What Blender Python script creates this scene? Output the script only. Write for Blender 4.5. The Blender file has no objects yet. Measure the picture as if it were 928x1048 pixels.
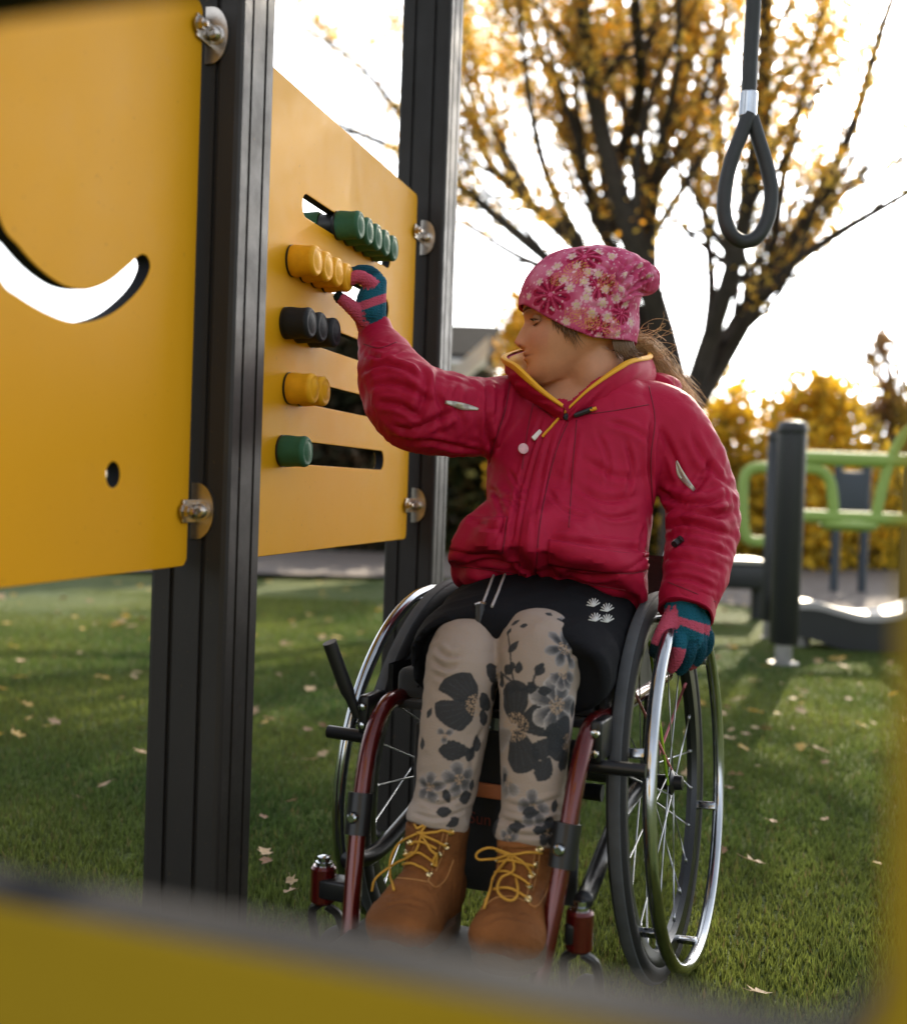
import bpy, bmesh, math, random
import numpy as np
from mathutils import Vector, Matrix
from mathutils.bvhtree import BVHTree
from mathutils.kdtree import KDTree
random.seed(7); rng = np.random.default_rng(7)
SC = bpy.context.scene; COL = SC.collection
PI = math.pi
# ------------------------------------------------------------------ camera model (photo pixels 928 x 1048)
F = 1200.0; HC = 497.0; ROLL = math.radians(2.0); H = 0.77
TH = -math.atan((524 - HC) / F)
FW = np.array([0, math.cos(TH), math.sin(TH)]); U0 = np.array([0, -math.sin(TH), math.cos(TH)]); R0 = np.array([1., 0, 0])
RC = math.cos(ROLL) * R0 + math.sin(ROLL) * U0
UC = -math.sin(ROLL) * R0 + math.cos(ROLL) * U0
CAMP = np.array([0, 0, H])
def ray(px, py):
    d = FW + RC * (px - 464) / F + UC * (524 - py) / F
    return d
def at(px, py, Y):
    d = ray(px, py)
    return CAMP + d * (Y / d[1])
def plane_hit(px, py, P0, n):
    d = ray(px, py)
    return CAMP + d * (np.dot(P0 - CAMP, n) / np.dot(d, n))
def ground(px, py, z=0.0):
    return plane_hit(px, py, np.array([0, 0, z]), np.array([0, 0, 1.]))
def project(P):
    P = np.asarray(P) - CAMP
    dz = P @ FW
    return np.stack([464 + F * (P @ RC) / dz, 524 - F * (P @ UC) / dz], -1)
def nrm(v):
    v = np.asarray(v, float); return v / max(np.linalg.norm(v), 1e-12)
# ------------------------------------------------------------------ wheelchair frame of reference
YAW = 0.387
HD = np.array([-math.sin(YAW), -math.cos(YAW), 0.]); LD = np.array([math.cos(YAW), -math.sin(YAW), 0.])
WC1 = np.array([.347, 1.865, 0.]); TRK = .388
O0 = WC1 - LD * TRK / 2
def loc(f, s, z): return O0 + HD * f + LD * s + np.array([0, 0, z])
def onS(px, py, s):
    return plane_hit(px, py, O0 + LD * s, LD)
def onF(px, py, f):
    return plane_hit(px, py, O0 + HD * f, HD)
# ------------------------------------------------------------------ noise
_perm = np.random.default_rng(3).permutation(256); _perm = np.concatenate([_perm, _perm, _perm])
_grad = np.random.default_rng(4).normal(size=(256, 3)); _grad /= np.linalg.norm(_grad, axis=1)[:, None]
def perlin(p):
    p = np.asarray(p, float); i = np.floor(p).astype(int); f = p - i; u = f * f * f * (f * (f * 6 - 15) + 10)
    r = 0
    for dx in (0, 1):
        for dy in (0, 1):
            for dz in (0, 1):
                h = _perm[_perm[_perm[(i[:, 0] + dx) & 255] + ((i[:, 1] + dy) & 255)] + ((i[:, 2] + dz) & 255)]
                g = (_grad[h] * (f - [dx, dy, dz])).sum(1)
                w = (u[:, 0] if dx else 1 - u[:, 0]) * (u[:, 1] if dy else 1 - u[:, 1]) * (u[:, 2] if dz else 1 - u[:, 2])
                r = r + g * w
    return r * 1.5
def fbm(p, o=3):
    r = 0; a = 1.
    for k in range(o): r = r + a * perlin(p * 2 ** k + 17.3 * k); a *= .5
    return r
# ------------------------------------------------------------------ meshes
class MB:
    def __init__(s): s.v = []; s.f = []; s.m = []; s.n = 0; s.mi = 0
    def add(s, v, f):
        v = np.asarray(v, float).reshape(-1, 3)
        s.v.append(v); o = s.n
        s.f += [tuple(int(i) + o for i in q) for q in f]; s.m += [s.mi] * len(f)
        s.n += len(v); return s
    def box(s, c, h, ax=None, bev=0.0):
        c = np.asarray(c, float); hx, hy, hz = h
        A = np.eye(3) if ax is None else np.array([nrm(a) for a in ax])
        if bev <= 0:
            P = [(x, y, z) for x in (-hx, hx) for y in (-hy, hy) for z in (-hz, hz)]
            v = np.array(P) @ A + c
            return s.add(v, [(0, 1, 3, 2), (4, 6, 7, 5), (0, 4, 5, 1), (2, 3, 7, 6), (0, 2, 6, 4), (1, 5, 7, 3)])
        bm = bmesh.new(); bmesh.ops.create_cube(bm, size=2)
        for q in bm.verts: q.co = Vector((q.co.x * hx, q.co.y * hy, q.co.z * hz))
        bmesh.ops.bevel(bm, geom=bm.edges[:], offset=bev, segments=3, affect='EDGES', profile=.5)
        v = np.array([q.co[:] for q in bm.verts]) @ A + c; f = [[q.index for q in fc.verts] for fc in bm.faces]; bm.free()
        return s.add(v, f)
    def tube(s, pts, r, n=10, closed=False, cap=True):
        pts = np.asarray(pts, float); m = len(pts)
        r = np.full(m, r) if np.isscalar(r) else np.asarray(r)
        if closed: T = np.roll(pts, -1, 0) - np.roll(pts, 1, 0)
        else: T = np.gradient(pts, axis=0)
        T /= np.maximum(np.linalg.norm(T, axis=1), 1e-9)[:, None]
        h = np.array([0, 0, 1.]) if abs(T[0, 2]) < .9 else np.array([1., 0, 0])
        U = nrm(np.cross(T[0], h)); V = []; a = np.arange(n) * 2 * PI / n
        for i in range(m):
            U = nrm(U - T[i] * np.dot(U, T[i])); W = np.cross(T[i], U)
            V.append(pts[i] + r[i] * (np.cos(a)[:, None] * U + np.sin(a)[:, None] * W))
        f = []
        for i in range(m if closed else m - 1):
            j = (i + 1) % m
            for k in range(n):
                l = (k + 1) % n; f.append((i * n + k, i * n + l, j * n + l, j * n + k))
        if cap and not closed: f.append(tuple(range(n))[::-1]); f.append(tuple((m - 1) * n + k for k in range(n)))
        return s.add(np.concatenate(V), f)
    def lathe(s, prof, c, axis, n=24):
        # prof: (distance along axis, radius)
        ax = nrm(axis); h = np.array([0, 0, 1.]) if abs(ax[2]) < .9 else np.array([1., 0, 0])
        U = nrm(np.cross(ax, h)); W = np.cross(ax, U); a = np.arange(n) * 2 * PI / n; V = []; f = []
        for (d, r) in prof: V.append(np.asarray(c) + ax * d + max(r, 1e-5) * (np.cos(a)[:, None] * U + np.sin(a)[:, None] * W))
        m = len(prof)
        for i in range(m - 1):
            for k in range(n):
                l = (k + 1) % n; f.append((i * n + k, i * n + l, (i + 1) * n + l, (i + 1) * n + k))
        f.append(tuple(range(n))[::-1]); f.append(tuple((m - 1) * n + k for k in range(n)))
        return s.add(np.concatenate(V), f)
    def ball(s, c, r, ax=None, n=24, m=16):
        r = np.array([r] * 3 if np.isscalar(r) else r, float); A = np.eye(3) if ax is None else np.array([nrm(a) for a in ax])
        V = []; f = []
        for i in range(1, m):
            t = PI * i / m
            for k in range(n):
                a = 2 * PI * k / n; V.append((math.sin(t) * math.cos(a), math.sin(t) * math.sin(a), math.cos(t)))
        V += [(0, 0, 1), (0, 0, -1)]; N = (m - 1) * n
        for i in range(m - 2):
            for k in range(n): l = (k + 1) % n; f.append((i * n + k, (i + 1) * n + k, (i + 1) * n + l, i * n + l))
        for k in range(n): l = (k + 1) % n; f.append((N, k, l)); f.append((N + 1, (m - 2) * n + l, (m - 2) * n + k))
        return s.add((np.array(V) * r) @ A + np.asarray(c), f)
    def grid(s, P):
        P = np.asarray(P, float); a, b = P.shape[:2]
        return s.add(P.reshape(-1, 3), [(i * b + j, i * b + j + 1, (i + 1) * b + j + 1, (i + 1) * b + j) for i in range(a - 1) for j in range(b - 1)])
    def mesh(s, name='m'):
        me = bpy.data.meshes.new(name)
        me.from_pydata(np.concatenate(s.v).tolist() if s.v else [], [], s.f); me.polygons.foreach_set('material_index', s.m); me.update()
        return me
    def build(s, name, mats, parent=None, smooth=True, sharp=35):
        return link(name, s.mesh(name), mats, parent, smooth, sharp)
def link(name, me, mats, parent=None, smooth=True, sharp=None):
    if not isinstance(mats, (list, tuple)): mats = [mats]
    mi = np.zeros(len(me.polygons), np.int32); me.polygons.foreach_get('material_index', mi)
    me.materials.clear()
    for m in mats: me.materials.append(m)
    if len(mats) > 1: me.polygons.foreach_set('material_index', mi)
    if smooth:
        me.polygons.foreach_set('use_smooth', [True] * len(me.polygons))
        if sharp:
            try: me.set_sharp_from_angle(angle=math.radians(sharp))
            except Exception: pass
    else: me.polygons.foreach_set('use_smooth', [False] * len(me.polygons))
    o = bpy.data.objects.new(name, me); COL.objects.link(o)
    if parent is not None:
        o.parent = parent; o.matrix_parent_inverse = parent_inv(parent)
    return o
def parent_inv(p):
    M = Matrix.Identity(4); q = p
    while q is not None:
        M = (Matrix.Translation(q.location) @ q.rotation_euler.to_matrix().to_4x4()) @ M if q.parent is None else q.matrix_parent_inverse @ M
        q = q.parent
    return M.inverted() if p.parent is None else Matrix.Identity(4)
def thing(name, label, cat, locn=(0, 0, 0), group=None):
    o = bpy.data.objects.new(name, None); COL.objects.link(o); o.location = Vector([float(x) for x in locn]); o.empty_display_size = .1
    o['label'] = label; o['category'] = cat
    if group: o['group'] = group
    return o
def tag(o, label=None, cat=None, group=None, kind=None):
    if label: o['label'] = label
    if cat: o['category'] = cat
    if group: o['group'] = group
    if kind: o['kind'] = kind
    return o
def catmull(P, n):
    P = np.asarray(P, float); m = len(P); t = np.linspace(0, m - 1, n); i = np.minimum(t.astype(int), m - 2); u = (t - i)[:, None]
    E = np.concatenate([[2 * P[0] - P[1]], P, [2 * P[-1] - P[-2]]])
    a, b, c, d = E[i], E[i + 1], E[i + 2], E[i + 3]
    return .5 * ((2 * b) + (c - a) * u + (2 * a - 5 * b + 4 * c - d) * u ** 2 + (3 * b - a - 3 * c + d) * u ** 3)
def loft(mb, st, hint, n=32, m=40, e=2.0, info=None, rfun=None):
    # st: (point, a, b[, hint]) ; a along hint direction
    A = catmull([list(q[0]) + [q[1], q[2]] for q in st], m); P = A[:, :3]
    T = np.gradient(P, axis=0); T /= np.linalg.norm(T, axis=1)[:, None]
    hs = [np.asarray(q[3] if len(q) > 3 else hint, float) for q in st]; HH = catmull(hs, m)
    th = np.arange(n) * 2 * PI / n; V = []
    cx = np.sign(np.cos(th)) * np.abs(np.cos(th)) ** (2 / e); sy = np.sign(np.sin(th)) * np.abs(np.sin(th)) ** (2 / e)
    for i in range(m):
        U = nrm(HH[i] - T[i] * np.dot(HH[i], T[i])); W = np.cross(T[i], U)
        k = 1.0 if rfun is None else rfun(i / (m - 1), th)
        V.append(P[i] + (A[i, 3] * cx * k)[:, None] * U + (A[i, 4] * sy * k)[:, None] * W)
    f = []
    for i in range(m - 1):
        for k in range(n): l = (k + 1) % n; f.append((i * n + k, i * n + l, (i + 1) * n + l, (i + 1) * n + k))
    f.append(tuple(range(n))[::-1]); f.append(tuple((m - 1) * n + k for k in range(n)))
    mb.add(np.concatenate(V), f)
    if info is not None: info.append((np.repeat(np.linspace(0, 1, m), n), np.tile(th, m)))
    return P
def chain(mb, pts, rad, n=14, m=24):
    # rounded finger-like tube
    pts = [np.asarray(p, float) for p in pts]; C = catmull([list(p) + [r] for p, r in zip(pts, rad)], m)
    d = nrm(C[-1, :3] - C[-2, :3]); R = C[-1, 3]; d0 = nrm(C[0, :3] - C[1, :3]); R0_ = C[0, 3]
    ex = [np.append(C[-1, :3] + d * R * math.sin(a), R * math.cos(a)) for a in (.4, .8, 1.15, 1.4)]
    ex0 = [np.append(C[0, :3] + d0 * R0_ * math.sin(a), R0_ * math.cos(a)) for a in (1.4, 1.15, .8, .4)]
    C = np.array(ex0 + list(C) + ex)
    mb.tube(C[:, :3], np.maximum(C[:, 3], 1e-4), n)
def remesh(mb, vox, name='r', lap_it=4, lam=.5):
    me = mb if isinstance(mb, bpy.types.Mesh) else mb.mesh(name)
    o = bpy.data.objects.new('tmp', me); COL.objects.link(o)
    md = o.modifiers.new('r', 'REMESH'); md.mode = 'VOXEL'; md.voxel_size = vox; md.adaptivity = 0
    dg = bpy.context.evaluated_depsgraph_get(); dg.update()
    out = bpy.data.meshes.new_from_object(o.evaluated_get(dg)); bpy.data.objects.remove(o); out.name = name
    if lap_it: lap(out, lap_it, lam)
    return out
def getv(me):
    a = np.empty(len(me.vertices) * 3, np.float32); me.vertices.foreach_get('co', a); return a.reshape(-1, 3).astype(float)
def setv(me, v): me.vertices.foreach_set('co', v.astype(np.float32).ravel()); me.update()
def getn(me):
    me.update(); a = np.empty(len(me.vertices) * 3, np.float32); me.vertices.foreach_get('normal', a); return a.reshape(-1, 3).astype(float)
def edges(me):
    e = np.empty(len(me.edges) * 2, np.int32); me.edges.foreach_get('vertices', e); return e.reshape(-1, 2)
def lap(me, it, lam=.5, mask=None):
    v = getv(me); e = edges(me); n = len(v)
    deg = np.bincount(e.ravel(), minlength=n).astype(float)[:, None]; deg[deg == 0] = 1
    for _ in range(it):
        s = np.zeros_like(v)
        for k in range(3): s[:, k] = np.bincount(e[:, 0], v[e[:, 1], k], n) + np.bincount(e[:, 1], v[e[:, 0], k], n)
        d = lam * (s / deg - v)
        v = v + (d if mask is None else d * mask[:, None])
    setv(me, v)
def bvh(me):
    return BVHTree.FromPolygons([q.co for q in me.vertices], [p.vertices[:] for p in me.polygons])
def surf(b, px, py, off=0.0):
    d = Vector(nrm(ray(px, py))); l, n, i, _ = b.ray_cast(Vector(CAMP), d)
    if l is None: return None, None
    if n.dot(d) > 0: n = -n
    return np.array(l) + np.array(n) * off, np.array(n)
def surfline(b, pts, off=0.0, n=20):
    C = catmull([list(p) for p in pts], n); out = []
    for q in C:
        p, _ = surf(b, q[0], q[1], off)
        if p is not None: out.append(p)
    return np.array(out)
def crease(me, lines, b=None):
    b = b or bvh(me); v = getv(me); nn = getn(me); D = np.zeros(len(v))
    for (pts, w, dep) in lines:
        L = surfline(b, pts, 0, 14)
        if len(L) < 2: continue
        lo = L.min(0) - 4 * w; hi = L.max(0) + 4 * w; idx = np.where(((v > lo) & (v < hi)).all(1))[0]
        if not len(idx): continue
        q = v[idx]; best = np.full(len(idx), 9.); par = np.zeros(len(idx))
        for k in range(len(L) - 1):
            a = L[k]; ab = L[k + 1] - a; t = np.clip(((q - a) @ ab) / max(ab @ ab, 1e-12), 0, 1)
            r = np.linalg.norm(q - a - t[:, None] * ab, axis=1); c = r < best; best[c] = r[c]; par[c] = (k + t[c]) / (len(L) - 1)
        fade = np.clip(np.sin(PI * np.clip(par * .94 + .03, 0, 1)) * 1.6, 0, 1)
        D[idx] += dep * fade * (-np.exp(-best / (.75 * w)) + .60 * np.exp(-((best - 2.0 * w) / (1.1 * w)) ** 2))
    setv(me, v + nn * D[:, None])
def colattr(me, C):
    a = me.color_attributes.new('Col', 'FLOAT_COLOR', 'POINT'); C = np.concatenate([C, np.ones((len(C), 1))], 1); a.data.foreach_set('color', C.astype(np.float32).ravel())
def tree_copy(o, parent=None):
    c = o.copy(); COL.objects.link(c); c.parent = parent
    for k in [x for x in bpy.data.objects if x.parent == o]: tree_copy(k, c)
    return c
def patch(b, quad, nu, nv, off, th, name, mat, parent, dome=0.0):
    # quad: two px curves (top list, bottom list), the piece lies on the surface
    A = catmull([list(p) for p in quad[0]], nu); B = catmull([list(p) for p in quad[1]], nu)
    G = []; 
    for j in range(nv):
        t = j / (nv - 1); row = []
        for i in range(nu):
            q = A[i] * (1 - t) + B[i] * t; p, n = surf(b, q[0], q[1], 0)
            row.append((p, n))
        G.append(row)
    fb = [(p, n) for r in G for (p, n) in r if p is not None]
    if not fb: return None
    P = np.zeros((nv, nu, 3)); N = np.zeros((nv, nu, 3)); last = fb[0]
    for j in range(nv):
        for i in range(nu):
            if G[j][i][0] is None: P[j, i], N[j, i] = last
            else: P[j, i], N[j, i] = G[j][i]; last = G[j][i]
    for _ in range(3):
        N[1:-1] = (N[:-2] + N[2:] + N[1:-1]) / 3; N[:, 1:-1] = (N[:, :-2] + N[:, 2:] + N[:, 1:-1]) / 3
    N /= np.maximum(np.linalg.norm(N, axis=2), 1e-9)[..., None]
    uu = np.sin(np.linspace(0, PI, nu))[None, :] * np.sin(np.linspace(0, PI, nv))[:, None]
    T = P + N * (off + th + dome * uu)[..., None]; Bt = P + N * (off - .002)
    m = MB(); m.grid(T); m.grid(Bt[:, ::-1])
    for (a, c) in ((T[0], Bt[0]), (Bt[-1], T[-1])): m.grid(np.array([c, a]))
    for (a, c) in ((T[:, 0], Bt[:, 0]), (Bt[:, -1], T[:, -1])): m.grid(np.array([a, c]))
    o = m.build(name, mat, parent)
    bm = bmesh.new(); bm.from_mesh(o.data); bmesh.ops.remove_doubles(bm, verts=bm.verts, dist=1e-5); bmesh.ops.recalc_face_normals(bm, faces=bm.faces); bm.to_mesh(o.data); bm.free()
    return o
# ------------------------------------------------------------------ materials
def mat(name, col, rough=.6, metal=0., bump=0., bscale=50., var=0., vscale=5., attr=None, sheen=0., trans=0., spec=.5, coat=0., aniso=None, col2=None, detail=3):
    m = bpy.data.materials.new(name); m.use_nodes = True; N = m.node_tree.nodes; L = m.node_tree.links
    p = N['Principled BSDF']; p.inputs['Base Color'].default_value = (*col, 1); p.inputs['Roughness'].default_value = rough; p.inputs['Metallic'].default_value = metal
    p.inputs['Specular IOR Level'].default_value = spec
    if sheen: p.inputs['Sheen Weight'].default_value = sheen; p.inputs['Sheen Roughness'].default_value = .5
    if coat: p.inputs['Coat Weight'].default_value = coat; p.inputs['Coat Roughness'].default_value = .1
    tc = N.new('ShaderNodeTexCoord'); base = None
    if attr:
        a = N.new('ShaderNodeAttribute'); a.attribute_name = attr; base = a.outputs['Color']
    if var or col2:
        nz = N.new('ShaderNodeTexNoise'); nz.inputs['Scale'].default_value = vscale; nz.inputs['Detail'].default_value = 6; L.new(tc.outputs['Object'], nz.inputs['Vector'])
        mx = N.new('ShaderNodeMix'); mx.data_type = 'RGBA'
        rp = N.new('ShaderNodeMapRange'); rp.inputs[1].default_value = .35; rp.inputs[2].default_value = .65; L.new(nz.outputs['Fac'], rp.inputs[0]); L.new(rp.outputs[0], mx.inputs['Factor'])
        if base:
            hs = N.new('ShaderNodeHueSaturation'); hs.inputs['Value'].default_value = 1 - var; L.new(base, hs.inputs['Color']); L.new(base, mx.inputs['A']); L.new(hs.outputs[0], mx.inputs['B'])
        else:
            mx.inputs['A'].default_value = (*col, 1); c2 = col2 if col2 else tuple(c * (1 - var) for c in col); mx.inputs['B'].default_value = (*c2, 1)
        base = mx.outputs['Result']
    if base: L.new(base, p.inputs['Base Color'])
    if bump:
        nb = N.new('ShaderNodeTexNoise'); nb.inputs['Scale'].default_value = bscale; nb.inputs['Detail'].default_value = detail; L.new(tc.outputs['Object'], nb.inputs['Vector'])
        bp = N.new('ShaderNodeBump'); bp.inputs['Strength'].default_value = bump; bp.inputs['Distance'].default_value = .01; L.new(nb.outputs['Fac'], bp.inputs['Height']); L.new(bp.outputs[0], p.inputs['Normal'])
    if trans:
        t = N.new('ShaderNodeBsdfTranslucent'); ms = N.new('ShaderNodeMixShader'); ms.inputs[0].default_value = trans
        if base: L.new(base, t.inputs['Color'])
        else: t.inputs['Color'].default_value = (*col, 1)
        L.new(p.outputs[0], ms.inputs[1]); L.new(t.outputs[0], ms.inputs[2]); L.new(ms.outputs[0], N['Material Output'].inputs['Surface'])
    return m
M = {}
M['yellow'] = mat('yellow_board', (.66, .315, .009), .5, bump=.02, bscale=900, var=.05, vscale=2, spec=.05)
M['yellow_shaded'] = mat('shaded_yellow_board', (.36, .22, .010), .55, bump=.03, bscale=600, var=.10, vscale=6, spec=.15)  # board yellow darkened to olive: shade on the window board painted into its colour
M['yellow_edge'] = mat('board_edge', (.014, .015, .018), .9, spec=.15)
M['post'] = mat('dark_powder_coat', (.026, .0225, .021), .5, bump=.04, bscale=1500, var=.25, vscale=4, spec=.22)
M['steel'] = mat('bolt_steel', (.55, .50, .45), .28, 1, bump=.03, bscale=300, var=.2, vscale=60)
M['chrome'] = mat('polished_metal', (.46, .48, .51), .16, 1, bump=.01, bscale=400, var=.15, vscale=25)
M['black'] = mat('black_plastic', (.012, .012, .013), .45, bump=.03, bscale=400)
M['rubber'] = mat('tyre_rubber', (.011, .011, .012), .75, bump=.1, bscale=900, var=.3, vscale=30)
M['tread'] = mat('tyre_tread', (.075, .080, .088), .8, bump=.15, bscale=900, var=.2, vscale=40)
M['rope'] = mat('rope_sleeve', (.022, .025, .028), .55, bump=.15, bscale=500, var=.2, vscale=40)
M['red_frame'] = mat('metallic_red_paint', (.10, .005, .005), .25, .45, coat=.6, var=.2, vscale=300)
def scuffs(m, r0, r1):
    N = m.node_tree.nodes; L = m.node_tree.links; p = N['Principled BSDF']; tc = N.new('ShaderNodeTexCoord'); mp = N.new('ShaderNodeMapping'); mp.inputs['Scale'].default_value = (3, 3, 3); mp.inputs['Rotation'].default_value = (.3, .5, .2)
    n = N.new('ShaderNodeTexNoise'); n.inputs['Scale'].default_value = 6; n.inputs['Detail'].default_value = 12; n.inputs['Roughness'].default_value = .75; L.new(tc.outputs['Object'], mp.inputs[0]); L.new(mp.outputs[0], n.inputs['Vector'])
    r = N.new('ShaderNodeMapRange'); r.inputs[1].default_value = .35; r.inputs[2].default_value = .68; r.inputs[3].default_value = r0; r.inputs[4].default_value = r1; L.new(n.outputs['Fac'], r.inputs[0]); L.new(r.outputs[0], p.inputs['Roughness'])
    n2 = N.new('ShaderNodeTexNoise'); n2.inputs['Scale'].default_value = 140; n2.inputs['Detail'].default_value = 3; L.new(tc.outputs['Object'], n2.inputs['Vector']); q = N.new('ShaderNodeMapRange'); q.inputs[1].default_value = .70; q.inputs[2].default_value = .76; q.inputs[3].default_value = 0; q.inputs[4].default_value = .45; L.new(n2.outputs['Fac'], q.inputs[0])
    mx = N.new('ShaderNodeMix'); mx.data_type = 'RGBA'; src = p.inputs['Base Color'].links[0].from_socket; L.new(src, mx.inputs['A']); mx.inputs['B'].default_value = (.12, .07, .02, 1); L.new(q.outputs[0], mx.inputs['Factor']); L.new(mx.outputs['Result'], p.inputs['Base Color'])
scuffs(M['yellow'], .46, .58); scuffs(M['yellow_shaded'], .45, .65); scuffs(M['post'], .42, .62)
# ------------------------------------------------------------------ camera, sun, sky
cd = bpy.data.cameras.new('camera'); cam = bpy.data.objects.new('camera', cd); COL.objects.link(cam); SC.camera = cam
cam.matrix_world = Matrix(((RC[0], UC[0], -FW[0], 0), (RC[1], UC[1], -FW[1], 0), (RC[2], UC[2], -FW[2], H), (0, 0, 0, 1)))
cd.sensor_fit = 'HORIZONTAL'; cd.sensor_width = 36; cd.lens = F / 928 * 36; cd.clip_start = .02; cd.clip_end = 3000
cd.dof.use_dof = True; cd.dof.focus_distance = 1.88; cd.dof.aperture_fstop = 3.0
SUN_AZ = math.radians(20); SUN_EL = math.radians(24)
w = bpy.data.worlds.new('World'); SC.world = w; w.use_nodes = True; N = w.node_tree.nodes; L = w.node_tree.links
sky = N.new('ShaderNodeTexSky'); sky.sky_type = 'NISHITA'; sky.sun_disc = False; sky.sun_elevation = SUN_EL; sky.sun_rotation = SUN_AZ
sky.air_density = 1.0; sky.dust_density = 2.5; sky.ozone_density = 1.0; sky.altitude = 50
bg = N['Background']; bg.inputs['Strength'].default_value = .125
tc = N.new('ShaderNodeTexCoord'); nz = N.new('ShaderNodeTexNoise'); nz.inputs['Scale'].default_value = 2.2; nz.inputs['Detail'].default_value = 6
mp = N.new('ShaderNodeMapping'); mp.inputs['Scale'].default_value = (1, 1, 3.5); L.new(tc.outputs['Generated'], mp.inputs[0]); L.new(mp.outputs[0], nz.inputs['Vector'])
mr = N.new('ShaderNodeMapRange'); mr.inputs[1].default_value = .3; mr.inputs[2].default_value = .6; mr.inputs[3].default_value = .35; mr.inputs[4].default_value = .9; L.new(nz.outputs['Fac'], mr.inputs[0])
bw = N.new('ShaderNodeHueSaturation'); bw.inputs['Saturation'].default_value = .0; bw.inputs['Value'].default_value = 1.35; L.new(sky.outputs[0], bw.inputs['Color'])
tint = N.new('ShaderNodeMix'); tint.data_type = 'RGBA'; tint.blend_type = 'MULTIPLY'; tint.inputs['Factor'].default_value = 1; L.new(bw.outputs[0], tint.inputs['A']); tint.inputs['B'].default_value = (.97, 1.0, 1.03, 1)
mx = N.new('ShaderNodeMix'); mx.data_type = 'RGBA'; L.new(mr.outputs[0], mx.inputs['Factor']); L.new(sky.outputs[0], mx.inputs['A']); L.new(tint.outputs['Result'], mx.inputs['B']); L.new(mx.outputs['Result'], bg.inputs['Color'])
sl = bpy.data.lights.new('sun', 'SUN'); sl.energy = 5.0; sl.angle = math.radians(.5); sl.color = (1, .86, .66); so = bpy.data.objects.new('sun', sl); COL.objects.link(so)
sd = Vector((math.sin(SUN_AZ) * math.cos(SUN_EL), math.cos(SUN_AZ) * math.cos(SUN_EL), math.sin(SUN_EL))); so.rotation_euler = sd.to_track_quat('Z', 'Y').to_euler()
vs = SC.view_settings; vs.view_transform = 'Standard'; vs.look = 'None'; vs.exposure = 1.27; vs.gamma = 1; vs.use_curve_mapping = False
cy = SC.cycles; cy.use_denoising = True; cy.max_bounces = 8; cy.transparent_max_bounces = 8; cy.use_adaptive_sampling = True; cy.sample_clamp_indirect = 8; cy.caustics_reflective = False; cy.caustics_refractive = False
# ------------------------------------------------------------------ ground
gm = bpy.data.materials.new('turf'); gm.use_nodes = True; N = gm.node_tree.nodes; L = gm.node_tree.links; p = N['Principled BSDF']; p.inputs['Roughness'].default_value = .9; p.inputs['Specular IOR Level'].default_value = .15
tc = N.new('ShaderNodeTexCoord'); n1 = N.new('ShaderNodeTexNoise'); n1.inputs['Scale'].default_value = 1.3; n1.inputs['Detail'].default_value = 8; n2 = N.new('ShaderNodeTexNoise'); n2.inputs['Scale'].default_value = 90; n2.inputs['Detail'].default_value = 4
L.new(tc.outputs['Object'], n1.inputs['Vector']); L.new(tc.outputs['Object'], n2.inputs['Vector'])
cr = N.new('ShaderNodeValToRGB'); cr.color_ramp.elements[0].position = .3; cr.color_ramp.elements[0].color = (.042, .074, .022, 1); cr.color_ramp.elements[1].position = .75; cr.color_ramp.elements[1].color = (.125, .152, .036, 1); L.new(n1.outputs['Fac'], cr.inputs[0])
mm = N.new('ShaderNodeMix'); mm.data_type = 'RGBA'; mm.blend_type = 'MULTIPLY'; mm.inputs['Factor'].default_value = .6; L.new(cr.outputs[0], mm.inputs['A'])
cr2 = N.new('ShaderNodeValToRGB'); cr2.color_ramp.elements[0].position = .35; cr2.color_ramp.elements[0].color = (.35, .35, .3, 1); cr2.color_ramp.elements[1].position = .65; cr2.color_ramp.elements[1].color = (1.5, 1.4, 1.2, 1); L.new(n2.outputs['Fac'], cr2.inputs[0]); L.new(cr2.outputs[0], mm.inputs['B']); L.new(mm.outputs['Result'], p.inputs['Base Color'])
bp = N.new('ShaderNodeBump'); bp.inputs['Strength'].default_value = .9; bp.inputs['Distance'].default_value = .03; L.new(n2.outputs['Fac'], bp.inputs['Height']); L.new(bp.outputs[0], p.inputs['Normal'])
g = MB(); X = np.concatenate([[-600, -200, -60, -20], np.linspace(-10, 10, 41), [20, 60, 200, 600]]); Y = np.concatenate([[-200, -40, -8], np.linspace(-4, 14, 46), [20, 40, 120, 900]])
G = np.zeros((len(Y), len(X), 3)); G[..., 0] = X[None]; G[..., 1] = Y[:, None]
q = G.reshape(-1, 3); near = np.clip((np.linalg.norm(q[:, :2], axis=1) - 4) / 6, 0, 1); G = G.reshape(-1, 3); G[:, 2] = perlin(q * .35) * .06 * near; G = G.reshape(len(Y), len(X), 3)
tag(g.grid(G).build('ground', gm), kind='structure')
gp = MB(); xs = np.linspace(-14, 16, 60); P = np.array([[[x, (9.6 - 2.6 * min(1, max(0, (x - 1.2) / 1.2)) + .35 * math.sin(x * .4)) * (1 - k) + k * 11.8, .012 + .06 * k] for x in xs] for k in np.linspace(0, 1, 12)])
gravel = mat('gravel', (.20, .17, .155), .95, bump=.8, bscale=60, var=.55, vscale=40)
tag(gp.grid(P).build('gravel_bed', gravel), kind='structure')
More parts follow.
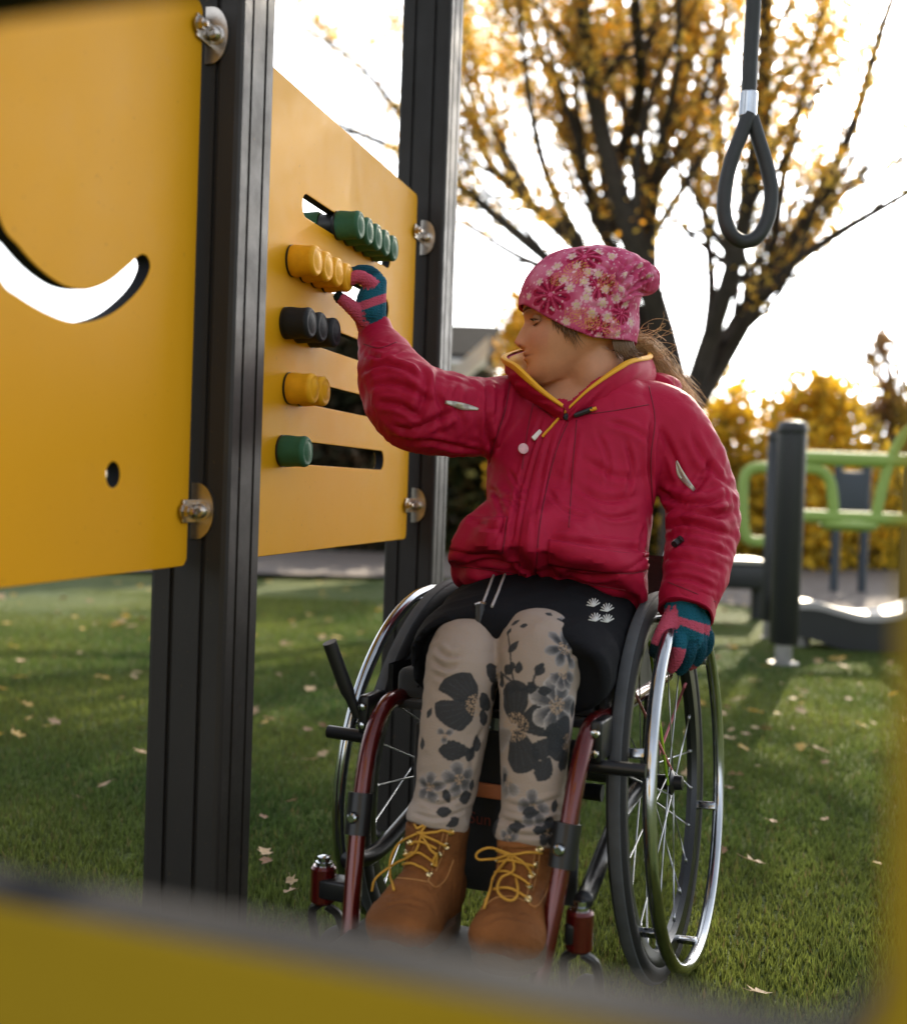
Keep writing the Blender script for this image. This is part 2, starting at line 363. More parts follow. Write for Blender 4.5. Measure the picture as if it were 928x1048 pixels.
# grass blades
def grass():
    n = 300000; u = rng.random(n); y = 1.25 + (7.6 - 1.25) * u ** 1.35; x = (rng.random(n) * 2 - 1) * (y * .42 + .15)
    keep = np.ones(n, bool); x = x[keep]; y = y[keep]; n = len(x)
    h = (.010 + .013 * rng.random(n)) * (1 + .25 * perlin(np.stack([x * 3, y * 3, 0 * x], 1))); a = rng.random(n) * 2 * PI; wd = .0016 + .0012 * (y / 6) + .001 * rng.random(n)
    lean = h * .75 * rng.random(n); b = rng.random(n) * 2 * PI
    p0 = np.stack([x - wd * np.cos(a), y - wd * np.sin(a), 0 * x - .002], 1); p1 = np.stack([x + wd * np.cos(a), y + wd * np.sin(a), 0 * x - .002], 1); p2 = np.stack([x + lean * np.cos(b), y + lean * np.sin(b), h], 1)
    V = np.stack([p0, p1, p2], 1).reshape(-1, 3); me = bpy.data.meshes.new('grass')
    me.vertices.add(3 * n); me.vertices.foreach_set('co', V.astype(np.float32).ravel()); me.loops.add(3 * n); me.loops.foreach_set('vertex_index', np.arange(3 * n, dtype=np.int32)); me.polygons.add(n); me.polygons.foreach_set('loop_start', np.arange(n, dtype=np.int32) * 3); me.update(calc_edges=True)
    k = rng.random(n); t = np.clip(.5 + .8 * perlin(np.stack([x * 1.2, y * 1.2, 0 * x], 1)), 0, 1)
    c = np.array([.052, .092, .023])[None] * (1 - t[:, None]) + np.array([.155, .180, .036])[None] * t[:, None]; c *= (.6 + .8 * k)[:, None]; dry = rng.random(n) < .05; c[dry] = [.16, .13, .05]
    colattr(me, np.repeat(c, 3, 0)); o = link('grass', me, mat('grass_blade', (.06, .1, .02), .6, attr='Col', trans=.35, spec=.25), smooth=False)
    tag(o, 'short green turf of fine grass blades around the wheelchair and posts', 'grass', kind='stuff')
grass()
# fallen leaves
def leaf_mesh(seed):
    r = random.Random(seed); n = 14; V = [(0, 0, 0)]; rad = []
    for k in range(n):
        a = 2 * PI * k / n; q = (.5 + .5 * abs(math.cos(2.5 * (a - PI / 2)))) * (1.0 if k % 2 else .72) * r.uniform(.8, 1.15)
        x = q * math.cos(a) * .8; y = q * math.sin(a); V.append((x, y, .28 * (x * x) + .12 * y * y * r.uniform(-1, 2) + r.uniform(-.05, .08)))
    f = [(0, 1 + k, 1 + (k + 1) % n) for k in range(n)]
    m = MB(); m.add(np.array(V), f); m.tube([(0, -.3, 0), (0.02, -.9, .03), (.1, -1.3, .1)], .022, 5); return m
LM = [mat('dry_leaf_pale', (.52, .36, .20), .7, trans=.25, var=.35, vscale=2), mat('dry_leaf_yellow', (.60, .38, .08), .65, trans=.35, var=.3, vscale=2), mat('dry_leaf_brown', (.26, .13, .06), .75, trans=.2, var=.4, vscale=2), mat('dry_leaf_tan', (.42, .27, .16), .75, trans=.2, var=.3, vscale=2)]
lms = []
for k in range(8):
    me = leaf_mesh(k).mesh('fallen_leaf'); me.materials.append(LM[k % 4]); me.polygons.foreach_set('use_smooth', [True] * len(me.polygons)); lms.append(me)
spots = [(12, 655), (55, 672), (82, 668), (140, 600), (60, 690), (125, 714), (48, 743), (107, 803), (82, 816), (30, 735), (145, 745), (100, 692), (20, 618), (340, 655), (285, 690), (320, 690), (300, 640), (368, 648), (345, 700), (330, 742), (297, 820), (270, 836), (271, 872), (272, 881), (296, 912), (298, 902), (330, 772), (372, 690), (388, 660),
         (812, 715), (820, 712), (795, 730), (783, 742), (845, 780), (844, 838), (748, 747), (760, 765), (775, 784), (773, 745), (820, 720), (745, 806), (788, 840), (740, 870), (810, 745), (893, 740), (868, 715), (800, 700), (830, 690), (850, 683), (880, 700), (845, 695), (898, 884), (777, 1016), (895, 770), (760, 715), (740, 730)]
def put_leaf(px, py, label, size, k=None, dz=0):
    p = ground(px, py, .022 + dz); o = bpy.data.objects.new('fallen_leaf', lms[random.randrange(8) if k is None else k]); COL.objects.link(o); o.location = Vector(p)
    o.rotation_euler = (random.uniform(-.4, .4), random.uniform(-.4, .4), random.uniform(0, 6.3)); o.scale = (size,) * 3; tag(o, label, 'leaf', 'fallen leaves scattered on the grass')
put_leaf(772, 882, 'pale curled leaf lying alone on the grass right of the chromed wheel rim', .03, 0, .01)
put_leaf(107, 803, 'tan dry leaf on the lawn left of the near dark post', .022, 3)
for (a, b) in spots:
    if (a, b) == (107, 803): continue
    put_leaf(a, b, 'small dry autumn leaf lying on the short grass', random.uniform(.015, .024))
for k in range(240):
    Yk = random.uniform(3.2, 9.4); Xk = random.uniform(-.42, .42) * Yk; pp = project([Xk, Yk, 0]); put_leaf(pp[0], pp[1], 'small dry autumn leaf lying on the short grass', random.uniform(.024, .038), random.choice([0, 1, 1, 2, 3, 1]))
# ------------------------------------------------------------------ trees and shrubs
bark = mat('dark_bark', (.055, .042, .034), .9, bump=.8, bscale=30, var=.5, vscale=8)
def leafcloud(P, size, cols, name, parent, trans=.5, flat=None, cmat=None):
    n = len(P); a = rng.normal(size=(n, 3)); a /= np.linalg.norm(a, axis=1)[:, None]; b = np.cross(a, rng.normal(size=(n, 3))); b /= np.linalg.norm(b, axis=1)[:, None]
    s = size * (.6 + .8 * rng.random(n))[:, None]
    V = np.stack([P - b * s, P + a * s * .55, P + b * s, P - a * s * .55], 1).reshape(-1, 3); me = bpy.data.meshes.new(name)
    me.vertices.add(4 * n); me.vertices.foreach_set('co', V.astype(np.float32).ravel()); me.loops.add(4 * n); me.loops.foreach_set('vertex_index', np.arange(4 * n, dtype=np.int32)); me.polygons.add(n); me.polygons.foreach_set('loop_start', np.arange(n, dtype=np.int32) * 4); me.update(calc_edges=True)
    cols = np.array(cols); ci = cols[rng.integers(0, len(cols), n)]
    t = np.clip(.5 + .9 * perlin(P * .9), 0, 1)[:, None]; ci = ci * (.65 + .6 * t) * (.75 + .5 * rng.random(n)[:, None])
    colattr(me, np.repeat(ci, 4, 0)); return link(name, me, cmat or mat(name + '_leaf', (.5, .3, .05), .6, attr='Col', trans=trans, spec=.2), parent, smooth=False)
def grow(mb, P, R, level, tips, maxlev, dens, rnd, up=.25):
    # children along a limb
    n = len(P); Lg = np.linalg.norm(np.diff(P, axis=0), axis=1).sum(); tips.append((P, R[-1], level))
    if level >= maxlev: return
    for k in range(max(2, int(Lg * dens[level]))):
        t = rnd.uniform(.2, 1); i = min(int(t * (n - 1)), n - 2); base = P[i]; T = nrm(P[i + 1] - P[i]); r = R[i] * rnd.uniform(.35, .55)
        d = nrm(T + np.array([rnd.gauss(0, .7), rnd.gauss(0, .7), rnd.gauss(.15, .5)]) * .9); ln = Lg * rnd.uniform(.22, .42) * (1 - .35 * t) + .12
        pts = [base]; dd = d
        for s in range(6):
            dd = nrm(dd + np.array([rnd.gauss(0, .16), rnd.gauss(0, .16), rnd.gauss(up * .3, .16)])); pts.append(pts[-1] + dd * ln / 6)
        pts = np.array(pts); rr = np.linspace(r, max(r * .25, .003), len(pts)); mb.tube(pts, rr, 7 if level == 0 else 5, cap=False); grow(mb, pts, rr, level + 1, tips, maxlev, dens, rnd, up)
def main_tree():
    rnd = random.Random(11); Y0 = 10.5; t = thing('maple_tree', 'large spreading tree with dark branches and thinning orange leaves behind the person', 'tree', (*ground(700, 590)[:2] * 0 + at(698, 560, Y0)[:2], 0))
    mb = MB(); base = at(700, 560, Y0); base[2] = -.05
    k = at(699, 425, Y0); mb.tube(catmull([base, (base + k) / 2 + [.02, 0, 0], k], 8), np.linspace(.24, .19, 8), 12)
    S = [([(699, 430), (680, 345), (655, 262), (628, 180), (606, 90), (596, 0), (590, -120), (575, -260)], .125, -.9),
         ([(699, 425), (668, 320), (664, 230), (680, 140), (712, 30), (720, -100), (740, -260)], .11, .7),
         ([(702, 425), (722, 360), (748, 280), (768, 190), (782, 60), (790, -80), (800, -220)], .10, -1.2),
         ([(704, 428), (742, 352), (788, 275), (830, 215), (872, 130), (905, 20), (960, -120)], .095, .4),
         ([(704, 430), (740, 370), (772, 315), (792, 285), (850, 243), (915, 205), (1010, 150)], .08, -.6),
         ([(692, 400), (655, 325), (600, 262), (545, 210), (500, 165), (470, 95), (430, 20)], .085, .8),
         ([(690, 405), (640, 330), (585, 285), (520, 232), (470, 190), (400, 150), (300, 110)], .07, -.5),
         ([(655, 262), (600, 190), (575, 110), (545, 30), (520, -90), (480, -200)], .07, 1.4),
         ([(628, 180), (655, 90), (650, 0), (660, -120), (650, -260)], .07, -1.6),
         ([(664, 230), (640, 120), (636, 20), (620, -150)], .06, 1.5),
         ([(748, 280), (740, 200), (735, 100), (745, -40), (760, -200)], .06, 1.2)]
    S += [([(668, 320), (640, 250), (622, 160), (618, 60), (628, -60)], .055, .9), ([(664, 230), (676, 150), (694, 60), (690, -60)], .05, -1.3), ([(722, 360), (728, 290), (718, 200), (700, 110), (705, 0)], .055, .8), ([(788, 275), (800, 190), (822, 90), (850, -30)], .05, -1.0),
          ([(742, 352), (770, 300), (815, 262), (870, 190), (930, 110)], .05, 1.0), ([(600, 262), (560, 180), (540, 90), (530, -20)], .05, -.8), ([(585, 285), (530, 262), (480, 232), (440, 215)], .045, .9), ([(545, 210), (500, 120), (480, 40), (470, -60)], .045, 1.2), ([(470, 190), (420, 130), (370, 70), (300, 20)], .045, .6), ([(655, 325), (610, 220), (590, 140), (560, 40), (555, -80)], .055, -.4), ([(772, 315), (822, 232), (874, 160), (930, 100)], .04, -1.0), ([(768, 190), (806, 130), (838, 70), (852, 20)], .04, .8), ([(830, 215), (880, 188), (945, 150)], .035, .6), ([(760, 60), (800, 20), (830, -20)], .03, -.5), ([(715, 100), (745, 40), (760, 0)], .03, .6), ([(500, 165), (482, 100), (476, 40)], .03, -.6)]
    tips = []
    for (pp, r, dy) in S:
        m = len(pp); P = catmull([at(a, b, Y0 + dy * (i / (m - 1)) ** 1.0 * 1.6 + .12 * math.sin(i * 2.1)) for i, (a, b) in enumerate(pp)], 26); R = np.linspace(r, r * .28, 26); mb.tube(P, R, 9, cap=False); grow(mb, P, R, 0, tips, 3, [2.4, 3.8, 4.4], rnd)
    mb.build('trunk', bark, t, sharp=None)
    C = []
    for (P, r, lv) in tips:
        if lv < 1: continue
        n = {1: 22, 2: 32, 3: 44}[lv]; i = rng.random(n) ** .7 * (len(P) - 1); i0 = np.minimum(i.astype(int), len(P) - 2); q = P[i0] + (P[i0 + 1] - P[i0]) * (i - i0)[:, None]; q = q + rng.normal(size=q.shape) * .10
        C.append(q)
    C = np.concatenate(C); pr = project(C); z = C[:, 2]
    keep = rng.random(len(C)) < np.clip(.12 + .50 * fbm(C * 1.1, 2) + .34 * (z - 2.3) / 3 - .12 * np.clip((pr[:, 0] - 780) / 150, 0, 1) - .12 * np.clip((470 - pr[:, 0]) / 100, 0, 1), .04, 1)
    C = C[keep]; print('leaves', len(C), 'of', len(keep))
    leafcloud(C, .031, [(.86, .50, .06), (.90, .62, .12), (.80, .40, .04), (.85, .62, .20), (.62, .44, .08)], 'crown', t, .68)
main_tree()
def bush(name, label, px, Y, wpx, ytop, n, cols, size=.05, depth=1.0, cat='shrub', base=590, group=None, trans=.35, seed=1):
    c = at(px, 540, Y); top = at(px, ytop, Y)[2]; hw = wpx / 2 * Y / F; t = thing(name, label, cat, (c[0], c[1], 0), group); rnd = random.Random(seed); mb = MB(); L = []
    for k in range(9):
        b = np.array([c[0] + rnd.uniform(-.5, .5) * hw, c[1] + rnd.uniform(-.3, .3) * depth, 0]); d = np.array([rnd.uniform(-.5, .5) * hw, rnd.uniform(-.4, .4) * depth, top * rnd.uniform(.6, .92)]); P = catmull([b, b + d * .5 + [rnd.gauss(0, .08), 0, .05], b + d], 10); mb.tube(P, np.linspace(.03, .008, 10), 5)
    mb.build('trunk', bark, t)
    nc = 46; cc = np.array([[rnd.uniform(-1, 1), rnd.uniform(-1, 1), rnd.uniform(0.05, 1)] for _ in range(nc)]); 
    s = 1 - .75 * np.clip(cc[:, 2] - .35, 0, 1) ** 1.4; cen = np.stack([c[0] + cc[:, 0] * hw * s, c[1] + cc[:, 1] * depth * s, cc[:, 2] * top * .9], 1)
    idx = rng.integers(0, nc, n); P = cen[idx] + rng.normal(size=(n, 3)) * np.array([hw * .16, depth * .2, top * .10]); P = P[P[:, 2] > .02]
    leafcloud(P, size, cols, 'crown', t, trans); return t
YB = [(.75, .46, .03), (.80, .52, .04), (.55, .36, .03), (.38, .27, .04)]; GB = [(.05, .065, .02), (.09, .085, .025), (.035, .045, .015), (.12, .085, .03)]; DB = [(.035, .035, .02), (.06, .045, .025), (.09, .055, .03), (.045, .05, .02)]
OB = [(.62, .36, .03), (.66, .45, .06), (.5, .26, .03)]
bush('yellow_shrub', 'yellow autumn bush behind the two black bollards', 800, 12.6, 210, 392, 14000, YB, .06, 1.0, seed=2)
bush('orange_shrub', 'tall orange bush between the dark roof and the hat', 545, 12.2, 90, 300, 6500, OB, .055, .8, seed=3)
bush('dark_hedge', 'dark brown and green hedge showing through the lower slots of the abacus board', 305, 13.0, 235, 345, 22000, DB, .07, .9, 'hedge', seed=4)
bush('dark_hedge', 'dark green and brown hedge directly behind the red jacket right of the far post', 520, 13.2, 240, 445, 9000, GB, .07, .9, 'hedge', seed=5)
bush('dark_hedge', 'dark hedge with a few yellow leaves below the yellow bush behind the bollards', 760, 13.4, 270, 480, 9000, GB + [(.3, .2, .04)], .07, .8, 'hedge', seed=6)
bush('dark_hedge', 'brown hedge at the far right behind the green tube frame', 960, 13.2, 260, 470, 8000, DB + [(.25, .16, .05)], .07, .8, 'hedge', seed=7)
bush('dark_hedge', 'dark hedge at the far left seen under the smiling board', -60, 13.6, 460, 540, 7000, DB, .07, .9, 'hedge', seed=8)
def back_tree(px, Y, spread, ytop, label, seed, cols, n):
    rnd = random.Random(seed); b = at(px, 560, Y); b[2] = 0; top = at(px, ytop, Y); t = thing('autumn_tree', label, 'tree', b); mb = MB(); tips = []
    P = catmull([b, b * .5 + top * .5 + [.1, 0, 0], top], 16); R = np.linspace(.13, .03, 16); mb.tube(P, R, 8); grow(mb, P, R, 0, tips, 3, [4, 5, 6], rnd); mb.build('trunk', bark, t, sharp=None)
    C = np.concatenate([P_[rng.integers(2, len(P_), n)] + rng.normal(size=(n, 3)) * .09 for (P_, r, lv) in tips if lv >= 1]); leafcloud(C, .045, cols, 'crown', t, .4)
back_tree(908, 15, 100, 365, 'small brown leafed tree at the right edge above the green tube frame', 5, [(.20, .10, .05), (.28, .15, .06), (.12, .08, .04), (.4, .25, .08)], 34)
# ------------------------------------------------------------------ house with dark roof
def house():
    Y = 17; t = thing('garden_house', 'low dark roofed house with a white gable edge seen between far post and face', 'house', at(470, 560, Y) * [1, 1, 0]); dark = mat('roof_tile', (.022, .023, .026), 1.0, bump=.3, bscale=20, var=.3, vscale=6, spec=.02); wh = mat('white_board', (.72, .72, .70), .6, var=.1, vscale=3); wl = mat('dark_wall', (.10, .085, .075), .8, bump=.2, bscale=10, var=.2, vscale=2)
    x0 = at(385, 500, Y)[0]; x1 = at(512, 500, Y)[0]; zr = at(470, 319, Y)[2]; ze = at(470, 372, Y)[2]
    m = MB(); m.box(((x0 + x1) / 2, Y + 2.2, ze / 2), ((x1 - x0) / 2 - .2, 2, ze / 2)); m.build('wall', wl, t, smooth=False)
    m = MB(); y0, y1 = Y - .1, Y + 4.5; ym = (y0 + y1) / 2
    for s in (0, 1):
        ya = y0 if s == 0 else y1; P0 = np.array([x0, ya, ze]); P1 = np.array([x1, ya, ze]); P2 = np.array([x1, ym, zr]); P3 = np.array([x0, ym, zr]); n_ = np.array([0, 0, .12]); m.add([P0, P1, P2, P3, P0 + n_, P1 + n_, P2 + n_, P3 + n_], [(0, 1, 2, 3), (4, 7, 6, 5), (0, 4, 5, 1), (1, 5, 6, 2), (2, 6, 7, 3), (3, 7, 4, 0)])
    rf = m.build('roof', dark, t, smooth=False); m = MB(); m.tube([[x0 - .02, y0 - .05, ze - .02], [x1 + .02, y0 - .05, ze - .02]], .07, 8); m.build('gutter', wh, rf)
    m = MB()
    for a in (460, 492): 
        c = at(a, 420, Y - .02 + .2); m.box((c[0], Y + .18, 1.6), (.35, .03, .45))
    m.build('window', wh, t, smooth=False)
    # white canopy board in front
    t2 = thing('garden_canopy', 'white sloping canopy board beside the far dark post below the dark roof', 'canopy', at(475, 560, 13.5) * [1, 1, 0]); a = at(452, 405, 13.0); b = at(500, 362, 13.0)
    m = MB(); d = b - a; up = np.array([0, 0, .20]); bk = np.array([0, .9, 0]); m.add([a, b, b + up, a + up, a + bk, b + bk, b + up + bk, a + up + bk], [(0, 1, 2, 3), (5, 4, 7, 6), (4, 0, 3, 7), (1, 5, 6, 2), (3, 2, 6, 7), (4, 5, 1, 0)]); m.build('canopy_board', wh, t2, smooth=False)
    for q in (a, b):
        m = MB(); m.tube([q + [0.03, .4, 0.02], [q[0] + .03, q[1] + .4, 0]], .035, 8); m.build('leg', wl, t2)
house()
# ------------------------------------------------------------------ bollards, seesaw, green frame
blk = mat('bollard_black', (.013, .014, .016), .4, bump=.05, bscale=80, var=.2, vscale=5); foot = mat('galvanised_foot', (.34, .33, .32), .45, .7, var=.3, vscale=20)
def bollard(px, yt, yb, wpx, Y, label):
    c = at(px, yb, Y); c[2] = 0; z1 = at(px, yt, Y)[2]; r = wpx / 2 * Y / F; t = thing('bollard', label, 'bollard', c, 'black round bollards on the lawn'); up = np.array([0, 0, 1.])
    MB().lathe([(.10, r * .96), (.105, r), (z1 - .07, r), (z1 - .068, r * .96), (z1 - .06, r * .96)], c, up, 28).build('post', blk, t); MB().lathe([(z1 - .06, r), (z1 - .055, r * 1.04), (z1 - .03, r * 1.04), (z1 - .008, r * .9), (z1, r * .5), (z1 + .001, .001)], c, up, 28).build('cap', blk, t)
    MB().lathe([(0, r * 1.1), (.015, r * 1.1), (.02, r * .6), (.11, r * .6)], c, up, 20).build('foot', foot, t)
bollard(801, 430, 684, 29, 5.35, 'nearer thick black bollard with domed cap right of the red sleeve')
bollard(784, 440, 655, 13, 6.3, 'thinner black bollard half hidden behind the nearer thick one')
grn = mat('lime_green_paint', (.27, .38, .09), .65, var=.08, vscale=3)
def green_frame():
    Y = 7.2; t = thing('climbing_frame', 'lime green bent tube play frame right of the black bollards', 'play frame', at(860, 590, Y) * [1, 1, 0]); r = .043
    A = lambda L, n=24, dy=0: catmull([at(a, b, Y + dy) for a, b in L], n)
    MB().tube(A([(797, 468), (815, 468), (870, 470), (930, 472), (990, 474)]), r, 12).build('top_rail', grn, t)
    MB().tube(A([(800, 527), (850, 529), (925, 532), (990, 534)]), r * .9, 12).build('lower_rail', grn, t)
    MB().tube(A([(812, 480), (835, 480), (848, 490), (852, 510), (853, 528)]), r * .8, 12).build('upright', grn, t)
    MB().tube(A([(896, 530), (903, 500), (912, 470), (925, 447), (945, 430)]), r * .8, 12).build('upright', grn, t)
    MB().tube(A([(792, 479), (772, 479), (762, 488), (760, 515), (762, 545), (770, 554), (790, 554)], 40, -.3), r * .75, 12).build('hand_loop', grn, t)
    for (a, b) in ((815, 468), (935, 472)):
        p = at(a, b, Y + .1); MB().tube([p, [p[0], p[1], -.02]], .05, 12).build('leg', blk, t)
    MB().lathe([(0, .14), (.03, .18), (.05, .16), (.07, .05)], at(868, 543, Y), (0, 0, 1), 20).build('seat_disc', grn, t)
green_frame()
def panel_far():
    Y = 9.3; t = thing('play_board', 'dark blue grey board on two legs seen through the green frame', 'play board', at(871, 600, Y) * [1, 1, 0]); bl = mat('dark_blue_board', (.035, .045, .06), .5, var=.15, vscale=3)
    a = at(858, 482, Y); b = at(885, 528, Y); MB().box(((a[0] + b[0]) / 2, Y, (a[2] + b[2]) / 2), ((b[0] - a[0]) / 2, .03, (a[2] - b[2]) / 2), bev=.01).build('board', bl, t)
    for x in (a[0], b[0]): MB().tube([[x, Y, a[2] + .1], [x, Y, 0]], .035, 10).build('leg', bl, t)
panel_far()
def seesaw():
    Y = 5.9; wh = mat('pale_seat_top', (.36, .34, .33), .5, var=.15, vscale=5); t = thing('balance_beam', 'black balance beam with pale wavy top beside the nearer bollard', 'play beam', at(860, 660, Y) * [1, 1, 0])
    top = catmull([(806, 623), (835, 624), (858, 630), (885, 636), (920, 634), (960, 622)], 30); bot = catmull([(812, 650), (835, 656), (860, 664), (890, 668), (920, 668), (960, 664)], 30)
    m = MB(); T = np.array([at(a, b, Y) for a, b in top]); B = np.array([at(a, b, Y) for a, b in bot]); dv = np.array([0, .26, 0]); m.grid(np.array([T, B])); m.grid(np.array([B, B + dv])); m.grid(np.array([B + dv, T + dv])); m.grid(np.array([T + dv, T])); m.build('body', blk, t)
    m = MB(); u = np.array([0, 0, .035]); e = np.array([0, -.02, 0]); m.grid(np.array([T + e, T + e + u, T + dv - e + u, T + dv - e, T + e])); m.build('top_pad', wh, t)
    for a in (820, 900): p = at(a, 650, Y + .13); MB().tube([p, [p[0], p[1], 0]], .045, 12).build('leg', foot, t)
    t = thing('balance_beam', 'black beam with white top at elbow height left of the bollards', 'play beam', at(755, 620, 7.2) * [1, 1, 0]); a = at(700, 588, 7.2); b = at(776, 588, 7.2)
    MB().box((a + b) / 2, ((b[0] - a[0]) / 2, .15, .075), bev=.015).build('body', blk, t); MB().box((a + b) / 2 + [0, 0, .092], ((b[0] - a[0]) / 2, .16, .014), bev=.005).build('top_pad', wh, t)
    for q in (a, b): MB().tube([q + [0, 0, -.05], [q[0], q[1], 0]], .04, 10).build('leg', blk, t)
seesaw()
# ------------------------------------------------------------------ posts and boards
PA = math.radians(14.4); PD = np.array([math.sin(PA), math.cos(PA), 0.]); PN = np.array([math.cos(PA), -math.sin(PA), 0.])   # along the row, towards the person
P1 = at(213.5, 497, 1.60) * [1, 1, 0]; LP = 1.02; P2 = P1 + PD * LP
def pp(t, z, n=0.0): return P1 + PD * t + PN * n + np.array([0, 0, z])
def onP(px, py, n=0.0):
    q = plane_hit(px, py, P1 + PN * n, PN); return np.dot(q - P1, PD), q[2]
def post(c, label):
    # extruded aluminium profile: square with rounded corners and T grooves
    s = .055; o = []; g = .007; dp = .006
    side = [(-s + .008, -s), (-.022 - g / 2, -s), (-.022 - g / 2, -s + dp), (-.022 + g / 2, -s + dp), (-.022 + g / 2, -s), (.022 - g / 2, -s), (.022 - g / 2, -s + dp), (.022 + g / 2, -s + dp), (.022 + g / 2, -s), (s - .008, -s), (s - .0024, -s + .0024)]
    for k in range(4):
        ca, sa = math.cos(k * PI / 2), math.sin(k * PI / 2); o += [(x * ca - y * sa, x * sa + y * ca) for x, y in side]
    n = len(o); V = []; f = []
    for z in (0.0, 2.5): V += [np.array(c) * [1, 1, 0] + PN * x + PD * y + np.array([0, 0, z]) for x, y in o]
    f = [(k, (k + 1) % n, n + (k + 1) % n, n + k) for k in range(n)] + [tuple(range(n))[::-1], tuple(range(n, 2 * n))]
    t = thing('square_post', label, 'post', np.array(c) * [1, 1, 0], 'dark metal posts of the play wall'); m = MB(); m.add(V, f); m.build('profile', M['post'], t, smooth=False)
    MB().box(np.array(c) * [1, 1, 0] + [0, 0, 2.51], (.052, .052, .012), (PN, PD, (0, 0, 1)), .004).build('cap', M['black'], t); MB().box(np.array(c) * [1, 1, 0] + [0, 0, .006], (.085, .085, .006), (PN, PD, (0, 0, 1)), .003).build('foot_plate', M['post'], t)
post(P1, 'thick dark grey grooved post nearest the camera between the two yellow boards')
post(P2, 'dark grey grooved post farther away behind the outstretched red sleeve')
def board(outline, holes, th, name, parent, mats):
    cu = bpy.data.curves.new('c', 'CURVE'); cu.dimensions = '2D'; cu.fill_mode = 'BOTH'; cu.extrude = th / 2 - .0015; cu.bevel_depth = .0015; cu.bevel_resolution = 2
    for L_ in [outline] + holes:
        sp = cu.splines.new('POLY'); sp.points.add(len(L_) - 1); sp.use_cyclic_u = True
        for k, (x, y) in enumerate(L_): sp.points[k].co = (x, y, 0, 1)
    o = bpy.data.objects.new('tmp', cu); COL.objects.link(o); dg = bpy.context.evaluated_depsgraph_get(); me = bpy.data.meshes.new_from_object(o.evaluated_get(dg)); bpy.data.objects.remove(o)
    nv = getv(me); return me, nv
def put_board(me, nv, base, ax, ay, an):
    setv(me, base + nv[:, :1] * ax + nv[:, 1:2] * ay + nv[:, 2:3] * an)
def edge_mats(me, an, inner=None):
    me.update()
    for p in me.polygons: p.material_index = 1 if abs(Vector(an).dot(p.normal)) < .3 else 0
UPZ = np.array([0, 0, 1.])
def rrect(x0, y0, x1, y1, r, n=8):
    o = []
    for (cx, cy, a0) in ((x1 - r, y1 - r, 0), (x0 + r, y1 - r, PI / 2), (x0 + r, y0 + r, PI), (x1 - r, y0 + r, 1.5 * PI)):
        o += [(cx + r * math.cos(a0 + PI / 2 * k / n), cy + r * math.sin(a0 + PI / 2 * k / n)) for k in range(n + 1)]
    return o
ZB0, ZB1 = .655, 1.378
def bracket(tf, z, side, parent, te):
    # D-shaped steel plate screwed flat on the post face (tf), tab and second bolt through the board (te: board edge)
    n = 16; pl = [(-.004, -.037), (-.004, .037)] + [(.004 + .024 * math.cos(a), .037 * math.sin(a)) for a in np.linspace(PI / 2, -PI / 2, n)]; V = []; b0 = tf - side * .0005; b1 = tf - side * .0045
    for d in (b0, b1): V += [pp(d, z + y, x + .009) for x, y in pl]
    m_ = len(pl); mb = MB(); mb.add(V, [tuple(range(m_)), tuple(range(m_, 2 * m_))[::-1]] + [(k, m_ + k, m_ + (k + 1) % m_, (k + 1) % m_) for k in range(m_)])
    b = mb.build('bracket', M['steel'], parent); bm = bmesh.new(); bm.from_mesh(b.data); bmesh.ops.recalc_face_normals(bm, faces=bm.faces); bm.to_mesh(b.data); bm.free()
    MB().box(pp((tf + te - side * .02) / 2, z, .0115), (abs(tf - te + side * .02) / 2, .0022, .015), (PD, PN, UPZ), .001).build('tab', M['steel'], b)
    r = .0095; c = pp(b1, z, .020); mb = MB(); ax = -PD * side; mb.lathe([(0, r * 1.3), (.002, r * 1.3), (.0025, r)], c, ax, 20); mb.lathe([(.002, r), (.007, r), (.010, r * .8), (.011, r * .45), (.009, r * .4), (.009, .0005)], c, ax, 20); mb.build('bolt', M['steel'], b)
    c = pp(te - side * .020, z, .013); r = .0075; mb = MB(); mb.lathe([(0, r * 1.35), (.002, r * 1.35), (.0025, r)], c, PN, 20); mb.lathe([(.002, r), (.009, r), (.0095, r * .6), (.015, r * .55), (.0155, .0005)], c, PN, 6); mb.build('bolt', M['steel'], b)
# abacus board
ab = thing('abacus_board', 'yellow board with five slots of sliding beads that the gloved hand touches', 'play board', pp(.5, 0))
tE0, tE1 = .075, LP - .106
sx0 = np.mean([onP(303, 210)[0], onP(298, 277)[0], onP(297, 340)[0], onP(297, 405)[0]]) ; sx1 = np.mean([onP(390, 423)[0], onP(388, 475)[0]]) + .0
zs = [onP(325, 224)[1], onP(345, 292)[1], onP(355, 352)[1], onP(350, 412)[1], onP(350, 469)[1]]
k5 = np.polyfit(range(5), zs, 1); zs = [np.polyval(k5, k) for k in range(5)]; print('slots', sx0, sx1, zs)
SH = .020
holes = [rrect(sx0 + .008, z - SH, sx1, z + SH, SH * .98, 10) for z in zs]
me, nv = board(rrect(tE0, ZB0, tE1, ZB1, .012), holes, .018, 'b', ab, None); put_board(me, nv, P1, PD, UPZ, PN); edge_mats(me, PN)
bm = bmesh.new(); bm.from_mesh(me); bmesh.ops.recalc_face_normals(bm, faces=bm.faces); bm.to_mesh(me); bm.free()
link('board', me, [M['yellow'], M['yellow_edge']], ab, True, 25)
for z in (1.30, .725): bracket(LP - .055, z, 1, ab, tE1); bracket(.055, z, -1, ab, tE0)
bcol = {'green': (.030, .115, .060), 'yellow': (.80, .38, .010), 'black': (.014, .015, .018)}
BM = {k: mat(k + '_bead', c, .62, spec=.25, bump=.12, bscale=350, var=.12, vscale=60) for k, c in bcol.items()}
